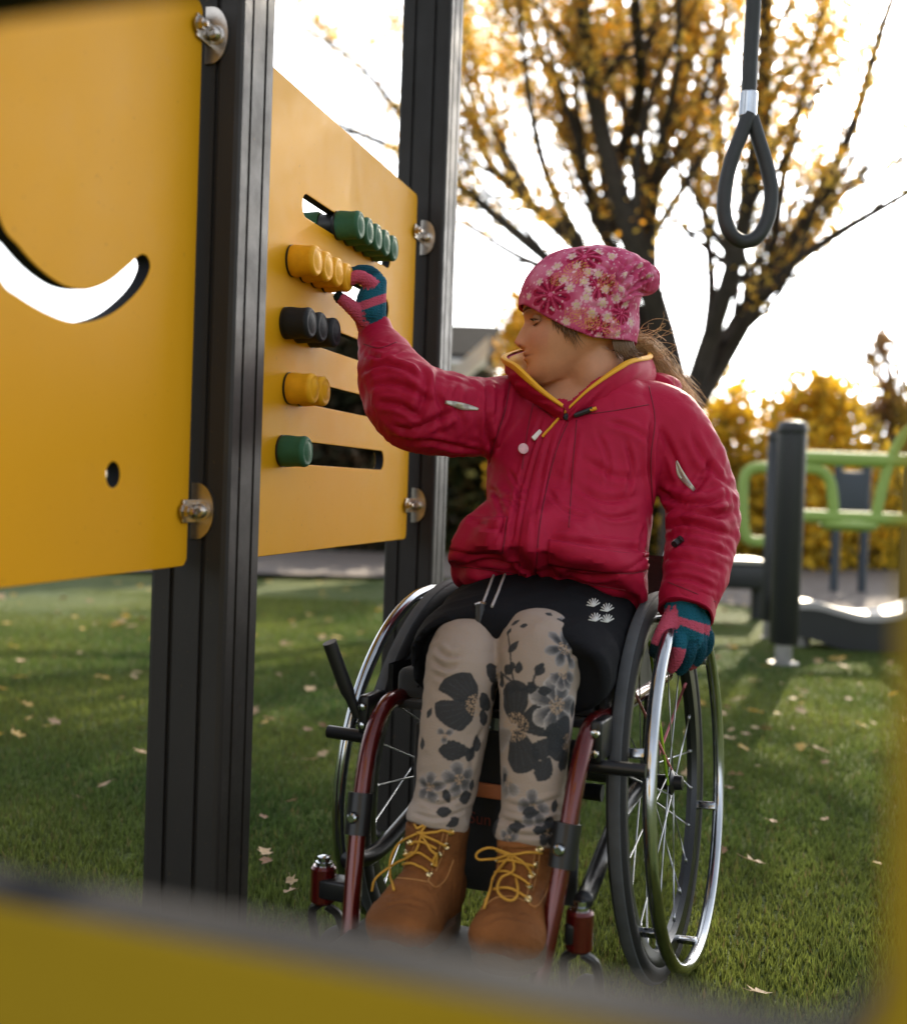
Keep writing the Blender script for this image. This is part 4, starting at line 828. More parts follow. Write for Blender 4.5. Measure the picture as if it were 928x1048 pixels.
# --- hat
hatm = mat('floral_jersey', (.5, .1, .2), .85, attr='Col', spec=.15, bump=.12, bscale=900, sheen=0.0)
hb = MB(); hb.ball(hp(-.003, 0, .130), (.1005, .083, .098), (HF, HL, HU), 40, 30)
hb.ball(at(618, 300, 1.955), (.062, .070, .066), (HF, HL, HU), 30, 20); hb.ball(at(600, 292, 1.955), (.066, .068, .064), (HF, HL, HU), 30, 20)
chain(hb, [at(612, 282, 1.955), at(636, 281, 1.955), at(650, 284, 1.955), at(659, 286, 1.955)], [.052, .042, .034, .028], 24, 24)
hb.ball(at(657, 282, 1.955), (.022, .026, .026), (HF, HL, HU), 24, 16); hb.ball(at(659, 290, 1.95), (.017, .024, .018), (HF, HL, HU), 24, 16)
loft(hb, [(hp(-.004, 0, .045), .0905, .0735), (hp(-.004, 0, .09), .0985, .0765), (hp(-.003, 0, .12), .100, .079)], HF, 40, 10)
hat = remesh(hb, .0017, 'hat', 10, .5)
bb_ = bvh(hat); crease(hat, [([(668, 270), (650, 276), (636, 292)], .0028, .006), ([(671, 282), (655, 288), (640, 300)], .0026, .006), ([(664, 300), (650, 298), (638, 306)], .0026, .005), ([(655, 264), (640, 272), (628, 290), (622, 310)], .003, .005), ([(658, 276), (662, 288), (660, 300)], .0022, .004), ([(640, 262), (633, 280), (634, 305)], .0035, .004), ([(628, 262), (622, 285), (628, 312)], .004, .0035), ([(645, 268), (648, 285), (642, 300)], .003, .004), ([(665, 272), (655, 280), (648, 296)], .003, .004), ([(596, 262), (618, 272), (636, 290), (646, 302)], .004, .004), ([(606, 254), (630, 266), (650, 275)], .004, .0035), ([(648, 310), (625, 316), (600, 312)], .004, .002), ([(648, 325), (630, 335), (606, 334)], .004, .0018), ([(646, 340), (622, 345), (600, 338)], .0035, .0018), ([(540, 300), (560, 298), (585, 305)], .005, .0010)], bb_)
v = getv(hat); nn = getn(hat); v = v + nn * (.0012 * fbm(v * 45, 3))[:, None]; setv(hat, v)
# trim the opening
def edge_z(x): return np.interp(x, [-.12, -.095, -.06, -.02, .02, .055, .09, .12], [.062, .064, .062, .064, .080, .101, .128, .135])
bm = bmesh.new(); bm.from_mesh(hat); q = getv(hat) - HO; X_, Z_ = q @ HF, q @ HU; kill = Z_ < edge_z(X_)
bmesh.ops.delete(bm, geom=[bm.verts[i] for i in np.where(kill & True)[0]] if bm.verts.ensure_lookup_table() is None else [], context='VERTS')
bd = [x for x in bm.verts if x.is_boundary]
for x in bd:
    qq = np.array(x.co) - HO; dz = edge_z(qq @ HF) - qq @ HU; x.co = Vector(np.array(x.co) + HU * dz)
be = [e_ for e_ in bm.edges if e_.is_boundary]; r_ = bmesh.ops.extrude_edge_only(bm, edges=be); nv_ = [g_ for g_ in r_['geom'] if isinstance(g_, bmesh.types.BMVert)]
cen = HO + HU * .09
for x in nv_: qq = np.array(x.co); dirc = cen - qq; dirc -= HU * np.dot(dirc, HU); x.co = Vector(qq + nrm(dirc) * .004 + HU * .004)
bm.to_mesh(hat); bm.free(); hat.update()
HB = bvh(hat); v = getv(hat); nh = getn(hat); q = v - HO; X_, Y_, Z_ = q @ HF, q @ HL, q @ HU
C = np.tile([.52, .085, .19], (len(v), 1)); C = mixc(C, (.42, .045, .12), .9 * np.clip(.5 + 1.4 * perlin(v * 28), 0, 1)); C = mixc(C, (.62, .22, .33), .7 * np.clip(perlin(v * 34 + 9) * 2, 0, 1))
def local2(v, n, c, cn, rot=0):
    e1 = nrm(np.cross([0, 0, 1.], cn)); e1 = e1 if e1 @ RC > 0 else -e1; e2 = nrm(np.cross(cn, e1)); e2 = e2 if e2[2] > 0 else -e2; d = v - c; x = d @ e1; y = d @ e2; r = np.linalg.norm(d, axis=1); ang = np.arctan2(y, x) + rot; ok = (n @ cn > .15)
    return r, ang, ok
def flower_big(C, c, cn, R, rot, base, dark, light):
    r, a, ok = local2(v, nh, c, cn, rot); k = 5; pt = np.abs(np.cos(k * a / 1.0)); lim = R * (.72 + .28 * pt); w = ok * (r < lim); C = mixc(C, base, w * .95)
    inner = ok * (np.abs(np.sin(k * a)) < .42) * (r > R * .28) * (r < R * .82) * (np.abs(r / R - .56) < .30 * np.sqrt(np.clip(1 - (np.abs(np.sin(k * a)) / .42) ** 2, 0, 1))); C = mixc(C, dark, inner * .95)
    line = ok * (np.abs(np.sin(k * a)) > .93) * (r < R * .9) * (r > R * .15); C = mixc(C, light, line * .6); return mixc(C, light, ok * (r < R * .12))
def flower_small(C, c, cn, R, rot, col, ctr, k=6):
    r, a, ok = local2(v, nh, c, cn, rot); lim = R * (.62 + .38 * np.abs(np.cos(k * a / 2)) ** .7); C = mixc(C, col, ok * (r < lim) * (.8 + .0 * a)); C = mixc(C, ctr, ok * ((np.abs(r - R * .38) < R * .09) | (r < R * .1))); return mixc(C, (.5, .1, .2), ok * (r < lim) * (r > R * .5) * (np.abs(np.sin(k * a / 2)) > .92) * .7)
def anchor(px, py): return surf(HB, px, py)
for (px, py, R, rot) in ((563, 301, .034, .2), (612, 292, .026, .5), (598, 262, .030, .9), (636, 320, .020, 0), (612, 335, .022, .3)):
    c, cn = anchor(px, py)
    if c is not None: C = flower_big(C, c, cn, R, rot, (.30, .008, .045), (.13, .003, .022), (.60, .10, .22))
rr = random.Random(5)
for (px, py) in ((577, 286), (583, 294), (590, 312), (602, 297), (579, 329), (598, 288), (617, 310), (631, 305), (562, 279), (552, 288), (621, 324), (612, 280), (636, 295), (570, 272), (590, 272), (602, 278), (640, 280), (655, 272), (664, 283), (626, 262), (646, 330), (632, 342), (613, 345), (640, 311), (541, 303), (620, 296), (606, 320), (585, 262), (612, 258), (600, 304)):
    c, cn = anchor(px, py)
    if c is not None: C = flower_small(C, c, cn, rr.uniform(.0070, .0100), rr.uniform(0, 1), (.66, .40, .46), (.55, .50, .22), rr.choice([5, 6, 6, 7]))
# back of the hat gets flowers too
for k in range(60):
    i = rr.randrange(len(v))
    if nh[i] @ FW > .1:
        C = flower_small(C, v[i], nh[i], .010, rr.random(), (.74, .52, .56), (.55, .5, .22)) if k % 3 else flower_big(C, v[i], nh[i], .026, rr.random(), (.36, .012, .062), (.16, .004, .03), (.6, .1, .22))
for (px, py, R) in ((590, 278, .022), (598, 325, .018), (585, 322, .014), (625, 335, .018), (622, 290, .018), (570, 285, .012), (606, 330, .014)):   # ochre sprigs
    c, cn = anchor(px, py)
    if c is None: continue
    r, a, ok = local2(v, nh, c, cn); s_ = perlin(v * 330) * .5 + .5; w = ok * (r < R) * (np.abs(np.sin(9 * a + r * 300)) > .72) * (np.abs(np.sin(r * 700)) > .45); C = mixc(C, (.60, .34, .06), w * .55)
dots = np.clip((perlin(v * 190) - .42) * 6, 0, 1); C = mixc(C, (.78, .55, .6), dots * .75)
hem = Z_ < edge_z(X_) + .0035; C = mixc(C, (.30, .03, .08), hem * .6)
colattr(hat, C); child('hat', hat, hatm)
# --- hair
def strands(pts, n, spread, r, name, m, seed, end=1.6, curl=0.0):
    rr = random.Random(seed); mb = MB(); B = catmull(pts, 18)
    for k in range(n):
        o = np.array([rr.gauss(0, 1), rr.gauss(0, 1), rr.gauss(0, 1)]); tt_ = np.linspace(0, 1, 18)[:, None]; ph = rr.uniform(0, 6); fq = rr.uniform(4, 9); dirs = np.array([rr.gauss(0, 1), rr.gauss(0, 1), rr.gauss(0, 1)])
        P = B + o * spread * (.5 + end * tt_ ** 1.3) + dirs * curl * np.sin(fq * tt_ + ph) * tt_; mb.tube(P, np.linspace(r, r * .3, 18), 4, cap=False)
    return mb.build(name, m, pe, sharp=None)
hr = strands([at(640, 352, 2.03), at(655, 356, 2.06), at(672, 378, 2.065), at(686, 400, 2.06), at(697, 425, 2.05)], 620, .0085, .0007, 'ponytail', hairm, 1, 1.5, .006)
strands([at(648, 350, 2.03), at(658, 352, 2.05), at(672, 372, 2.055), at(684, 392, 2.05), at(696, 412, 2.045)], 200, .011, .0005, 'ponytail_strands', hairm, 2, 1.2, .012)
mb = MB(); rr = random.Random(8)
for k in range(46):
    b0 = at(rr.uniform(648, 660), rr.uniform(338, 362), 2.03 + rr.uniform(-.01, .02)); R = rr.uniform(.006, .026); a0 = rr.uniform(0, 6.3); sw = rr.uniform(2, 5) * rr.choice([-1, 1]); u = nrm(RC + np.array([0, rr.gauss(0, .4), 0])); d = nrm(np.array([rr.uniform(.2, 1), rr.gauss(0, .3), rr.uniform(-1, .5)]))
    P = [b0 + d * t_ * rr.uniform(.9, 1.1) * .045 + R * (math.cos(a0 + sw * t_) * u + math.sin(a0 + sw * t_) * UPZ) - R * (math.cos(a0) * u + math.sin(a0) * UPZ) for t_ in np.linspace(0, 1, 18)]; mb.tube(P, .00042, 4, cap=False)
mb.build('loose_curls', hairm, pe, sharp=None)
rr = random.Random(9)   # dark hair at nape and temple
NP_ = {-1: MB(), 1: MB()}
for k in range(260):
    x = rr.uniform(-.088, -.052); sg = rr.choice([-1, 1]); mb = NP_[sg]; y = sg * math.sqrt(max(0, 1 - (x / .10) ** 2)) * .062; P = [hp(x, y * 1.02, .07), hp(x - .004, y * 1.0, .052 + rr.uniform(-.01, .005)), hp(x - .012 + rr.gauss(0, .004), y * .86, .044 + rr.uniform(-.014, .006))]; mb.tube(catmull(P, 6), [.0009] * 3 + [.0007, .0005, .0002], 4, cap=False)
for sy in (-1, 1): NP_[sy].build('nape_hair', hairdark, pe, sharp=None)
for sy in (-1, 1):
    mb = MB()
    for k in range(60):
        t_ = rr.random(); x = .005 + .042 * t_; z0 = edge_z(x) + .006; yb = .0635 * math.sqrt(max(0, 1 - ((x + .01) / .105) ** 2)); L_ = rr.uniform(.012, .045) * (1 - .35 * t_); P = [hp(x, sy * (yb + .007), z0), hp(x - .003, sy * (yb + .0065), z0 - L_ * .5), hp(x - .010 + rr.gauss(0, .003), sy * (yb + .004), z0 - L_)]; mb.tube(catmull(P, 6), [.0006] * 3 + [.0005, .0003, .0001], 4, cap=False)
    mb.build('temple_hair', hairdark, pe, sharp=None)
# --- jacket
jm = mat('red_shell_fabric', (.40, .009, .044), .60, bump=.10, bscale=420, var=.12, vscale=5, spec=.16, detail=5); jl = mat('yellow_lining', (.75, .36, .012), .7, bump=.1, bscale=500, sheen=0.0)
ARM_R = [(at(585, 440, 1.985), .095, .075), (at(545, 426, 1.985), .078, .072), (at(500, 427, 1.955), .068, .066), (at(458, 424, 1.905), .069, .066), (at(422, 414, 1.885), .071, .066), (at(402, 388, 1.93), .062, .058), (at(393, 364, 1.975), .048, .046), (at(387, 349, 2.0), .037, .037), (at(385, 342, 2.008), .035, .035)]
ARM_L = [(at(640, 440, 1.955), .085, .08), (at(672, 436, 1.94), .070, .073), (at(696, 464, 1.935), .066, .068), (at(713, 500, 1.93), .066, .064), (at(719, 528, 1.90), .066, .060), (at(716, 562, 1.86), .061, .056), (at(710, 592, 1.82), .060, .052), (at(704, 612, 1.80), .055, .046), (at(703, 624, 1.792), .051, .043)]
TOR = [(at(557, 606, 1.85), .156, .138), (at(560, 594, 1.86), .164, .144), (at(569, 570, 1.885), .152, .134), (at(581, 530, 1.92), .138, .114), (at(584, 485, 1.945), .145, .108), (at(596, 445, 1.96), .148, .100), (at(604, 412, 1.975), .124, .086), (at(609, 394, 1.985), .094, .070), (at(612, 380, 1.99), .072, .060)]
jb = MB()
# sleeve folds travel round the elbow
def sleeve_r(seed, e0, amp=.05):
    def f(t_, th):
        P = np.stack([np.full_like(th, t_ * 16 + seed), np.cos(th) * 1.1 + 3, np.sin(th) * 1.1 + 7], 1); b = np.exp(-((t_ - e0) / .22) ** 2)
        return 1 + amp * (.35 + b) * (1 - 2 * np.abs(perlin(P))) - amp * .4
    return f
loft(jb, TOR, LD, 64, 70, 2.3, rfun=lambda t_, th: 1 + .025 * perlin(np.stack([np.cos(th) * 2.2 + 5, np.sin(th) * 2.2, np.full_like(th, t_ * 3)], 1)) + .02 * np.exp(-(t_ / .12) ** 2) * np.sin(7 * th + 1))
loft(jb, ARM_R, UPZ, 56, 110, 2.0, rfun=sleeve_r(1.3, .5)); loft(jb, ARM_L, HD, 56, 110, 2.0, rfun=sleeve_r(8.7, .5))
jb.ball(at(679, 434, 1.945), (.058, .060, .046), None); jb.ball(at(535, 420, 1.985), (.060, .058, .046), None); jb.ball(at(628, 594, 1.83), (.055, .06, .034), None); jb.ball(at(494, 588, 1.87), (.042, .05, .026), None)
jk = remesh(jb, .0031, 'jacket', 9, .5)
def worley(P, seed, dens=1.0):
    lo = P.min(0) - 1; hi = P.max(0) + 1; n = int(np.prod(hi - lo) * dens); r_ = np.random.default_rng(seed); Q = lo + r_.random((n, 3)) * (hi - lo); kd = KDTree(n)
    for i, q in enumerate(Q): kd.insert(q, i)
    kd.balance(); out = np.empty((len(P), 2))
    for i, p in enumerate(P): a = kd.find_n(p, 2); out[i] = (a[0][2], a[1][2])
    return out[:, 0], out[:, 1]
v = getv(jk); nn = getn(jk); D = np.zeros(len(v))
def along(v, st):
    C_ = catmull([q[0] for q in st], 60); sl = np.concatenate([[0], np.cumsum(np.linalg.norm(np.diff(C_, axis=0), axis=1))]); d = np.stack([np.linalg.norm(v - c, axis=1) for c in C_]); k = d.argmin(0); T = np.gradient(C_, axis=0); T /= np.linalg.norm(T, axis=1)[:, None]
    off = v - C_[k]; s_ = sl[k] + (off * T[k]).sum(1); rd = off - T[k] * (off * T[k]).sum(1)[:, None]; rl = np.linalg.norm(rd, axis=1); return s_, rd / np.maximum(rl, 1e-6)[:, None], d.min(0), sl[-1]
for (st, sd_, el, hv, hv2) in ((ARM_R, 3, .50, nrm([.35, -.9, .4]), nrm([-.5, .2, .8])), (ARM_L, 5, .55, nrm([0, -1, .2]), nrm([1, 0, 0]))):
    s_, rd, dm, Lt = along(v, st); m_ = np.clip((.082 - dm) / .012, 0, 1) * np.clip((s_ - .05) / .05, 0, 1) * np.clip((Lt - s_ + .01) / .03, 0, 1); w_ = np.stack([perlin(v * 14 + 3), perlin(v * 14 + 9), perlin(v * 14 + 21)], 1) * .45
    Q = np.stack([s_ * 27, rd @ hv * 1.15, rd @ hv2 * 1.15], 1) + w_; ix = np.where(m_ > 0)[0]; f1, f2 = worley(Q[ix], sd_); e_ = f2 - f1; b = .16 + .95 * np.exp(-((s_ - el * Lt) / (.22 * Lt)) ** 2) + .35 * np.exp(-((s_ - Lt * .9) / (.12 * Lt)) ** 2)
    D[ix] += m_[ix] * b[ix] * (.0078 * np.minimum(e_, .8) - .0026); f1, f2 = worley(Q[ix] * 2.1 + 5, sd_ + 9); D[ix] += m_[ix] * b[ix] * (.0026 * np.minimum(f2 - f1, .8) - .0009)
s_, rd, dm, Lt = along(v, TOR); m_ = 1 - np.clip((np.minimum(along(v, ARM_R)[2], along(v, ARM_L)[2]) < .075) * 1.0, 0, 1)
w_ = np.stack([perlin(v * 10 + 3), perlin(v * 10 + 9), perlin(v * 10 + 21)], 1) * .5; Q = v * np.array([13, 13, 8]) + w_ + (v[:, 2] * 7)[:, None] * np.array([.6, 0, 0]); f1, f2 = worley(Q, 31); low = np.exp(-((s_ - .02) / .07) ** 2)
D += (.35 + .65 * m_) * (.0066 * np.minimum(f2 - f1, .8) - .0022) * (.7 + .7 * low); f1, f2 = worley(Q * 2.3 + 3, 32); D += .0024 * np.minimum(f2 - f1, .8) - .0008; D += .0022 * perlin(v * 11 + 2)
D += low * m_ * .005 * np.sin(np.arctan2(rd @ LD, rd @ HD) * 11 + perlin(v * 8) * 3)
setv(jk, v + nn * D[:, None]); lap(jk, 1, .35); JB = bvh(jk)
CR = [  # folds read off the photograph
 ([(372, 380), (392, 372), (418, 378), (432, 392)], .005, .006), ([(378, 396), (400, 392), (424, 400), (440, 412)], .005, .005), ([(386, 412), (408, 414), (432, 428)], .005, .006), ([(400, 436), (420, 440), (446, 430), (470, 418)], .006, .006),
 ([(428, 372), (436, 390), (432, 412), (424, 432)], .006, .006), ([(448, 380), (446, 400), (452, 420), (448, 446)], .005, .005), ([(470, 392), (466, 412), (474, 436)], .005, .004), ([(496, 388), (500, 410), (498, 440), (505, 462)], .005, .006), ([(420, 452), (444, 452), (470, 458), (492, 462)], .005, .004), ([(376, 362), (392, 366), (410, 358)], .004, .005), ([(382, 352), (398, 354)], .003, .003),
 ([(522, 392), (516, 420), (506, 450), (500, 475)], .004, .005), ([(555, 425), (540, 470), (528, 520), (522, 575)], .0035, .004), ([(566, 440), (556, 480), (548, 530), (545, 590)], .0035, .003),
 ([(668, 430), (664, 455), (664, 490), (668, 520)], .005, .007), ([(676, 440), (690, 470), (700, 498)], .005, .004), ([(672, 500), (690, 512), (716, 516), (744, 508)], .006, .008), ([(676, 520), (700, 522), (728, 528), (752, 524)], .006, .006), ([(682, 540), (704, 536), (730, 542), (752, 548)], .005, .006), ([(690, 556), (716, 558), (748, 568)], .005, .005), ([(680, 572), (706, 572), (740, 584)], .005, .004), ([(676, 592), (704, 592), (734, 604)], .004, .004), ([(706, 440), (716, 462), (728, 480), (742, 494)], .006, .005), ([(730, 470), (718, 492), (706, 508)], .005, .005),
 ([(478, 530), (500, 540), (520, 545)], .005, .004), ([(500, 500), (520, 512), (545, 510)], .005, .003), ([(590, 500), (620, 512), (655, 508)], .006, .004), ([(600, 470), (626, 486), (655, 490)], .006, .003), ([(562, 552), (600, 556), (640, 560), (668, 566)], .005, .005), ([(660, 540), (655, 560), (664, 580)], .005, .005), ([(470, 580), (500, 574), (530, 578), (552, 590)], .005, .004), ([(580, 585), (610, 590), (640, 584)], .005, .004), ([(620, 430), (650, 440), (662, 452)], .005, .003), ([(590, 440), (585, 470), (580, 500)], .004, .0025), ([(500, 560), (512, 545), (518, 530)], .004, .004)]
crease(jk, [(a, b, c * 1.35) for a, b, c in CR] + [([(600, 520), (625, 530), (652, 526)], .004, .005), ([(505, 500), (515, 530), (512, 560)], .004, .004), ([(560, 500), (575, 520), (600, 530)], .0035, .004), ([(610, 440), (622, 470), (620, 500)], .0035, .004), ([(640, 450), (646, 480), (640, 510)], .004, .005), ([(640, 585), (652, 575), (662, 570)], .003, .005), ([(520, 480), (530, 500), (528, 530)], .003, .004)], JB)
# open the neck: cut the fabric inside the collar ring
COLB = [(577, 424, 1.872), (556, 410, 1.885), (534, 396, 1.91), (532, 384, 1.97), (560, 372, 2.05), (612, 366, 2.085), (660, 376, 2.06), (668, 390, 1.99), (640, 398, 1.91), (606, 412, 1.882), (582, 424, 1.868)]
def open_neck(me):
    R = np.array([at(*q) for q in COLB]); R = catmull(np.concatenate([R, R[:1]]), 60); c = R[:, :2].mean(0); v = getv(me); a = np.arctan2(v[:, 1] - c[1], v[:, 0] - c[0]); ar = np.arctan2(R[:, 1] - c[1], R[:, 0] - c[0]); o = np.argsort(ar); rr_ = np.linalg.norm(R[:, :2] - c, axis=1)[o]; zz_ = R[o, 2]; ar = ar[o]
    lim = np.interp(a, ar, rr_, period=2 * PI); zl = np.interp(a, ar, zz_, period=2 * PI); r = np.linalg.norm(v[:, :2] - c, axis=1); kill = (r < lim * .80) & (v[:, 2] > np.minimum(zl, R[:, 2].min() + .06) - .02) 
    bm = bmesh.new(); bm.from_mesh(me); bm.verts.ensure_lookup_table(); bmesh.ops.delete(bm, geom=[bm.verts[i] for i in np.where(kill)[0]], context='VERTS'); bm.to_mesh(me); bm.free(); me.update()
lap(jk, 1, .3)
open_neck(jk)
JB = bvh(jk); child('jacket', jk, jm); J = [o for o in bpy.data.objects if o.name == 'jacket'][0]
# collar as a thick band round an open neck
def collar():
    top = [(577, 417, 1.855), (554, 399, 1.860), (531, 377, 1.872), (518, 366, 1.94), (552, 356, 2.06), (612, 350, 2.10), (657, 360, 2.07), (662, 366, 1.99), (640, 372, 1.90), (606, 396, 1.862), (583, 418, 1.855)]
    n = 110; m_ = 13; B = catmull([at(*q) for q in COLB], n); B = B - UPZ * .012; T = catmull([at(*q) for q in top], n); c0 = (B.mean(0) + T.mean(0)) / 2; G = np.array([B * (1 - t_) + T * t_ for t_ in np.linspace(0, 1, m_)])
    out = G - c0; out[..., 2] = 0; out /= np.linalg.norm(out, axis=2)[..., None]; jj, ii = np.meshgrid(np.arange(m_), np.arange(n), indexing='ij'); bul = np.sin(PI * jj / (m_ - 1))[..., None]
    wob = (.0022 * np.sin(ii * .42 + .5 * jj) * np.sin(jj * .6 + ii * .11) + .0016 * np.sin(ii * 1.1 + jj))[..., None] * bul; O_ = G + out * (.004 + wob + .006 * bul); I_ = G - out * (.004 - wob); m = MB(); m.grid(O_); m.grid(I_[:, ::-1])
    for e_ in (0, -1): m.grid(np.array([O_[:, e_], I_[:, e_]]) if e_ else np.array([I_[:, e_], O_[:, e_]]))
    m.grid(np.array([O_[-1], I_[-1]])); m.build('collar', [jm], J)
    ln = MB(); lin = G - out * (.0058 - wob); ln.grid(lin); ln.grid((lin - out * .002)[:, ::-1]); ln.build('collar_lining', jl, J)
    # turned-out facing along the opening
    w_ = .0035 + .016 * np.clip(1 - np.abs(np.arange(n) / n - .17) / .17, 0, 1) ** .7 + .002 * (np.arange(n) > n * .8); fc_ = MB(); dn = nrm(np.array([0, 0, -1.])); e0 = T + UPZ * .004 - out[-1] * .002; e1 = T + out[-1] * .0075 + UPZ * .003; e2 = T + out[-1] * .0085 + (G[-3] - T) * (w_ / .012)[:, None] * .62
    fc_.grid(np.array([e0, (e0 + e1) / 2 + UPZ * .0015, e1, (e1 + e2) / 2 + out[-1] * .0012, e2, e2 - out[-1] * .003, e0 - UPZ * .004])); fc_.build('collar_piping', jl, J)
collar()
# hood lying behind the collar
hd = MB(); hd.ball(at(668, 396, 2.04), (.052, .05, .026), None); hd.ball(at(640, 386, 2.08), (.07, .045, .03), None); hd.ball(at(585, 384, 2.09), (.06, .04, .028), None); hd.ball(at(688, 408, 2.0), (.03, .04, .018), None)
hdm = remesh(hd, .004, 'hood', 12, .5); crease(hdm, [([(650, 380), (668, 386), (690, 400)], .005, .005), ([(655, 392), (675, 398), (695, 412)], .004, .004)]); link('hood', hdm, jm, J)
def P_(name, top, bot, m, th=.0025, dome=0., nu=26, nv=10, off=0.): return patch(JB, (top, bot), nu, nv, off, th, name, m, J, dome)
P_('pocket_flap', [(478, 530), (500, 530), (519, 529)], [(458, 562), (485, 566), (513, 565)], jm, .003, .003)
P_('pocket_flap', [(561, 553), (600, 560), (640, 566), (672, 566)], [(561, 577), (600, 583), (640, 586), (666, 582)], jm, .003, .004, 30)
# front placket and zip
P_('placket', [(572, 424), (556, 450), (544, 490), (534, 540), (530, 594)], [(582, 424), (570, 452), (560, 492), (551, 540), (547, 598)], jm, .0028, 0, 50, 8)
seamm = mat('dark_red_stitching', (.17, .004, .02), .7)
for L0 in ([(571, 428), (556, 455), (545, 490), (535, 540), (531, 592)], [(583, 428), (571, 456), (561, 492), (552, 540), (548, 594)], [(478, 530), (500, 530), (519, 529)], [(519, 529), (517, 548), (514, 566)], [(561, 553), (600, 560), (640, 566), (670, 567)], [(561, 577), (600, 584), (640, 587), (664, 584)], [(522, 390), (517, 420), (507, 450), (500, 474)], [(664, 395), (670, 430), (666, 470), (668, 520)], [(600, 424), (630, 420), (664, 414)], [(536, 405), (556, 420), (566, 428)], [(466, 580), (500, 583), (530, 588)], [(548, 592), (590, 596), (640, 604)], [(590, 430), (586, 480), (582, 540)], [(684, 596), (704, 604), (732, 616)], [(372, 352), (388, 356), (406, 350)], [(548, 402), (540, 440), (534, 480)]):
    L_ = surfline(JB, L0, .0002, 40)
    if len(L_) > 5: MB().tube(L_, .0009, 5).build('seam', seamm, J, sharp=None)
zp = MB(); L_ = surfline(JB, [(579, 422), (566, 436), (556, 448)], .004, 12); zp.tube(L_, .0022, 6); zp.build('zip', jl, J)
pink = mat('pale_pink_puller', (.72, .42, .46), .5, var=.3, vscale=80); refl = mat('reflective_silver', (.50, .48, .42), .35, .4, bump=.05, bscale=300)
p0, n0 = surf(JB, 548, 446, .007); p1, _ = surf(JB, 538, 461, .008); m = MB(); d_ = nrm(p1 - p0); sx = np.cross(n0, d_); m.box(p0, (.004, .010, .0018), (sx, d_, n0), .0016); m.build('zip_puller', mat('white_puller', (.80, .76, .74), .4), J); m = MB(); m.lathe([(0, .0085), (.0025, .0085), (.003, .007)], p1, n0, 20); m.build('zip_tag', pink, J)
p0, n0 = surf(JB, 580, 428, .004); MB().lathe([(0, .006), (.002, .0058), (.0032, .004), (.0026, .002)], p0, n0, 18).build('snap_button', M['black'], J)
L_ = surfline(JB, [(588, 427), (598, 424), (607, 420)], .006, 8); MB().tube(L_, .0042, 8).build('cord_toggle', M['black'], J); L_ = surfline(JB, [(603, 422), (610, 420)], .007, 6); MB().tube(L_, .003, 8).build('toggle_loop', jl, J)
P_('reflective_strip', [(456, 410), (472, 412), (490, 418)], [(456, 413), (472, 419), (489, 420)], refl, .002, 0, 16, 4)
P_('reflective_strip', [(693, 471), (699, 482), (711, 500)], [(691, 473), (694, 488), (709, 503)], refl, .002, 0, 16, 4)
L_ = surfline(JB, [(692, 560), (700, 552)], .006, 6); MB().tube(L_, .0055, 8).build('cuff_tab', M['black'], J)
# hems and cuffs
m = MB(); cfl = catmull([at(676, 610, 1.775), at(690, 622, 1.755), at(712, 634, 1.76), at(732, 636, 1.79)], 16)
def cuff(c, ax, r, ln, name, h):
    U = nrm(h - ax * np.dot(h, ax)); W2 = np.cross(ax, U); V = []; n = 48
    prof = [(-ln, r * .98), (-ln * .5, r * 1.02), (0, r * 1.0), (.001, r * .93), (-.02, r * .82)]
    for (d, rr_) in prof:
        for k in range(n):
            a = 2 * PI * k / n; V.append(c + ax * d + rr_ * (1 + .03 * math.sin(5 * a)) * (math.cos(a) * U + math.sin(a) * W2 * .85))
    m = MB(); m.add(np.array(V), [(i * n + k, i * n + (k + 1) % n, (i + 1) * n + (k + 1) % n, (i + 1) * n + k) for i in range(len(prof) - 1) for k in range(n)]); m.build(name, jm, J)
cuff(at(702, 628, 1.787), nrm(at(700, 640, 1.775) - at(708, 600, 1.81)), .050, .030, 'cuff', HD); cuff(at(384, 338, 2.012), nrm(at(383, 330, 2.02) - at(392, 364, 1.975)), .0345, .026, 'cuff', UPZ)
# --- gloves
teal = (.012, .105, .16); teal2 = (.008, .060, .095); pnk = (.52, .085, .145); tipc = (.010, .028, .035)
glm = mat('knit_wool', (.1, .1, .2), .9, attr='Col', spec=.15, bump=.55, bscale=420, sheen=0.0)
def glove(hand, name, bandf):
    mb = MB(); keys = []
    for (p, r, k) in hand:
        n0 = mb.n; chain(mb, p, r, 14, 22); keys.append((n0, mb.n, k, np.array(p)))
    src = np.concatenate(mb.v); me = remesh(mb, .0019, name, 3, .4); v = getv(me); kd = KDTree(len(src))
    for i, q in enumerate(src): kd.insert(q, i)
    kd.balance(); kid = [kd.find(q)[1] for q in v]; C = np.zeros((len(v), 3))
    for i, j in enumerate(kid):
        for (a, b, k, P) in keys:
            if a <= j < b: C[i] = bandf(k, P, v[i], (j - a) / (b - a)); break
    colattr(me, C); nn = getn(me); setv(me, v + nn * (.0005 * np.sin(v[:, 2] * 1400) + .0006 * perlin(v * 220))[:, None]); return child(name, me, glm)
def bR(k, P, q, t_):
    px, py = project(q)
    if k == 'palm': return pnk if py > 333 + .15 * (px - 380) else (teal if py > 314 - .35 * (px - 380) else (pnk if py > 305 - .35 * (px - 380) else teal))
    if k == 'thumb': return tipc if t_ > .80 else pnk
    if k == 'index': return tipc if t_ > .78 else pnk if t_ > .22 else teal
    return teal2 if t_ > .3 else teal
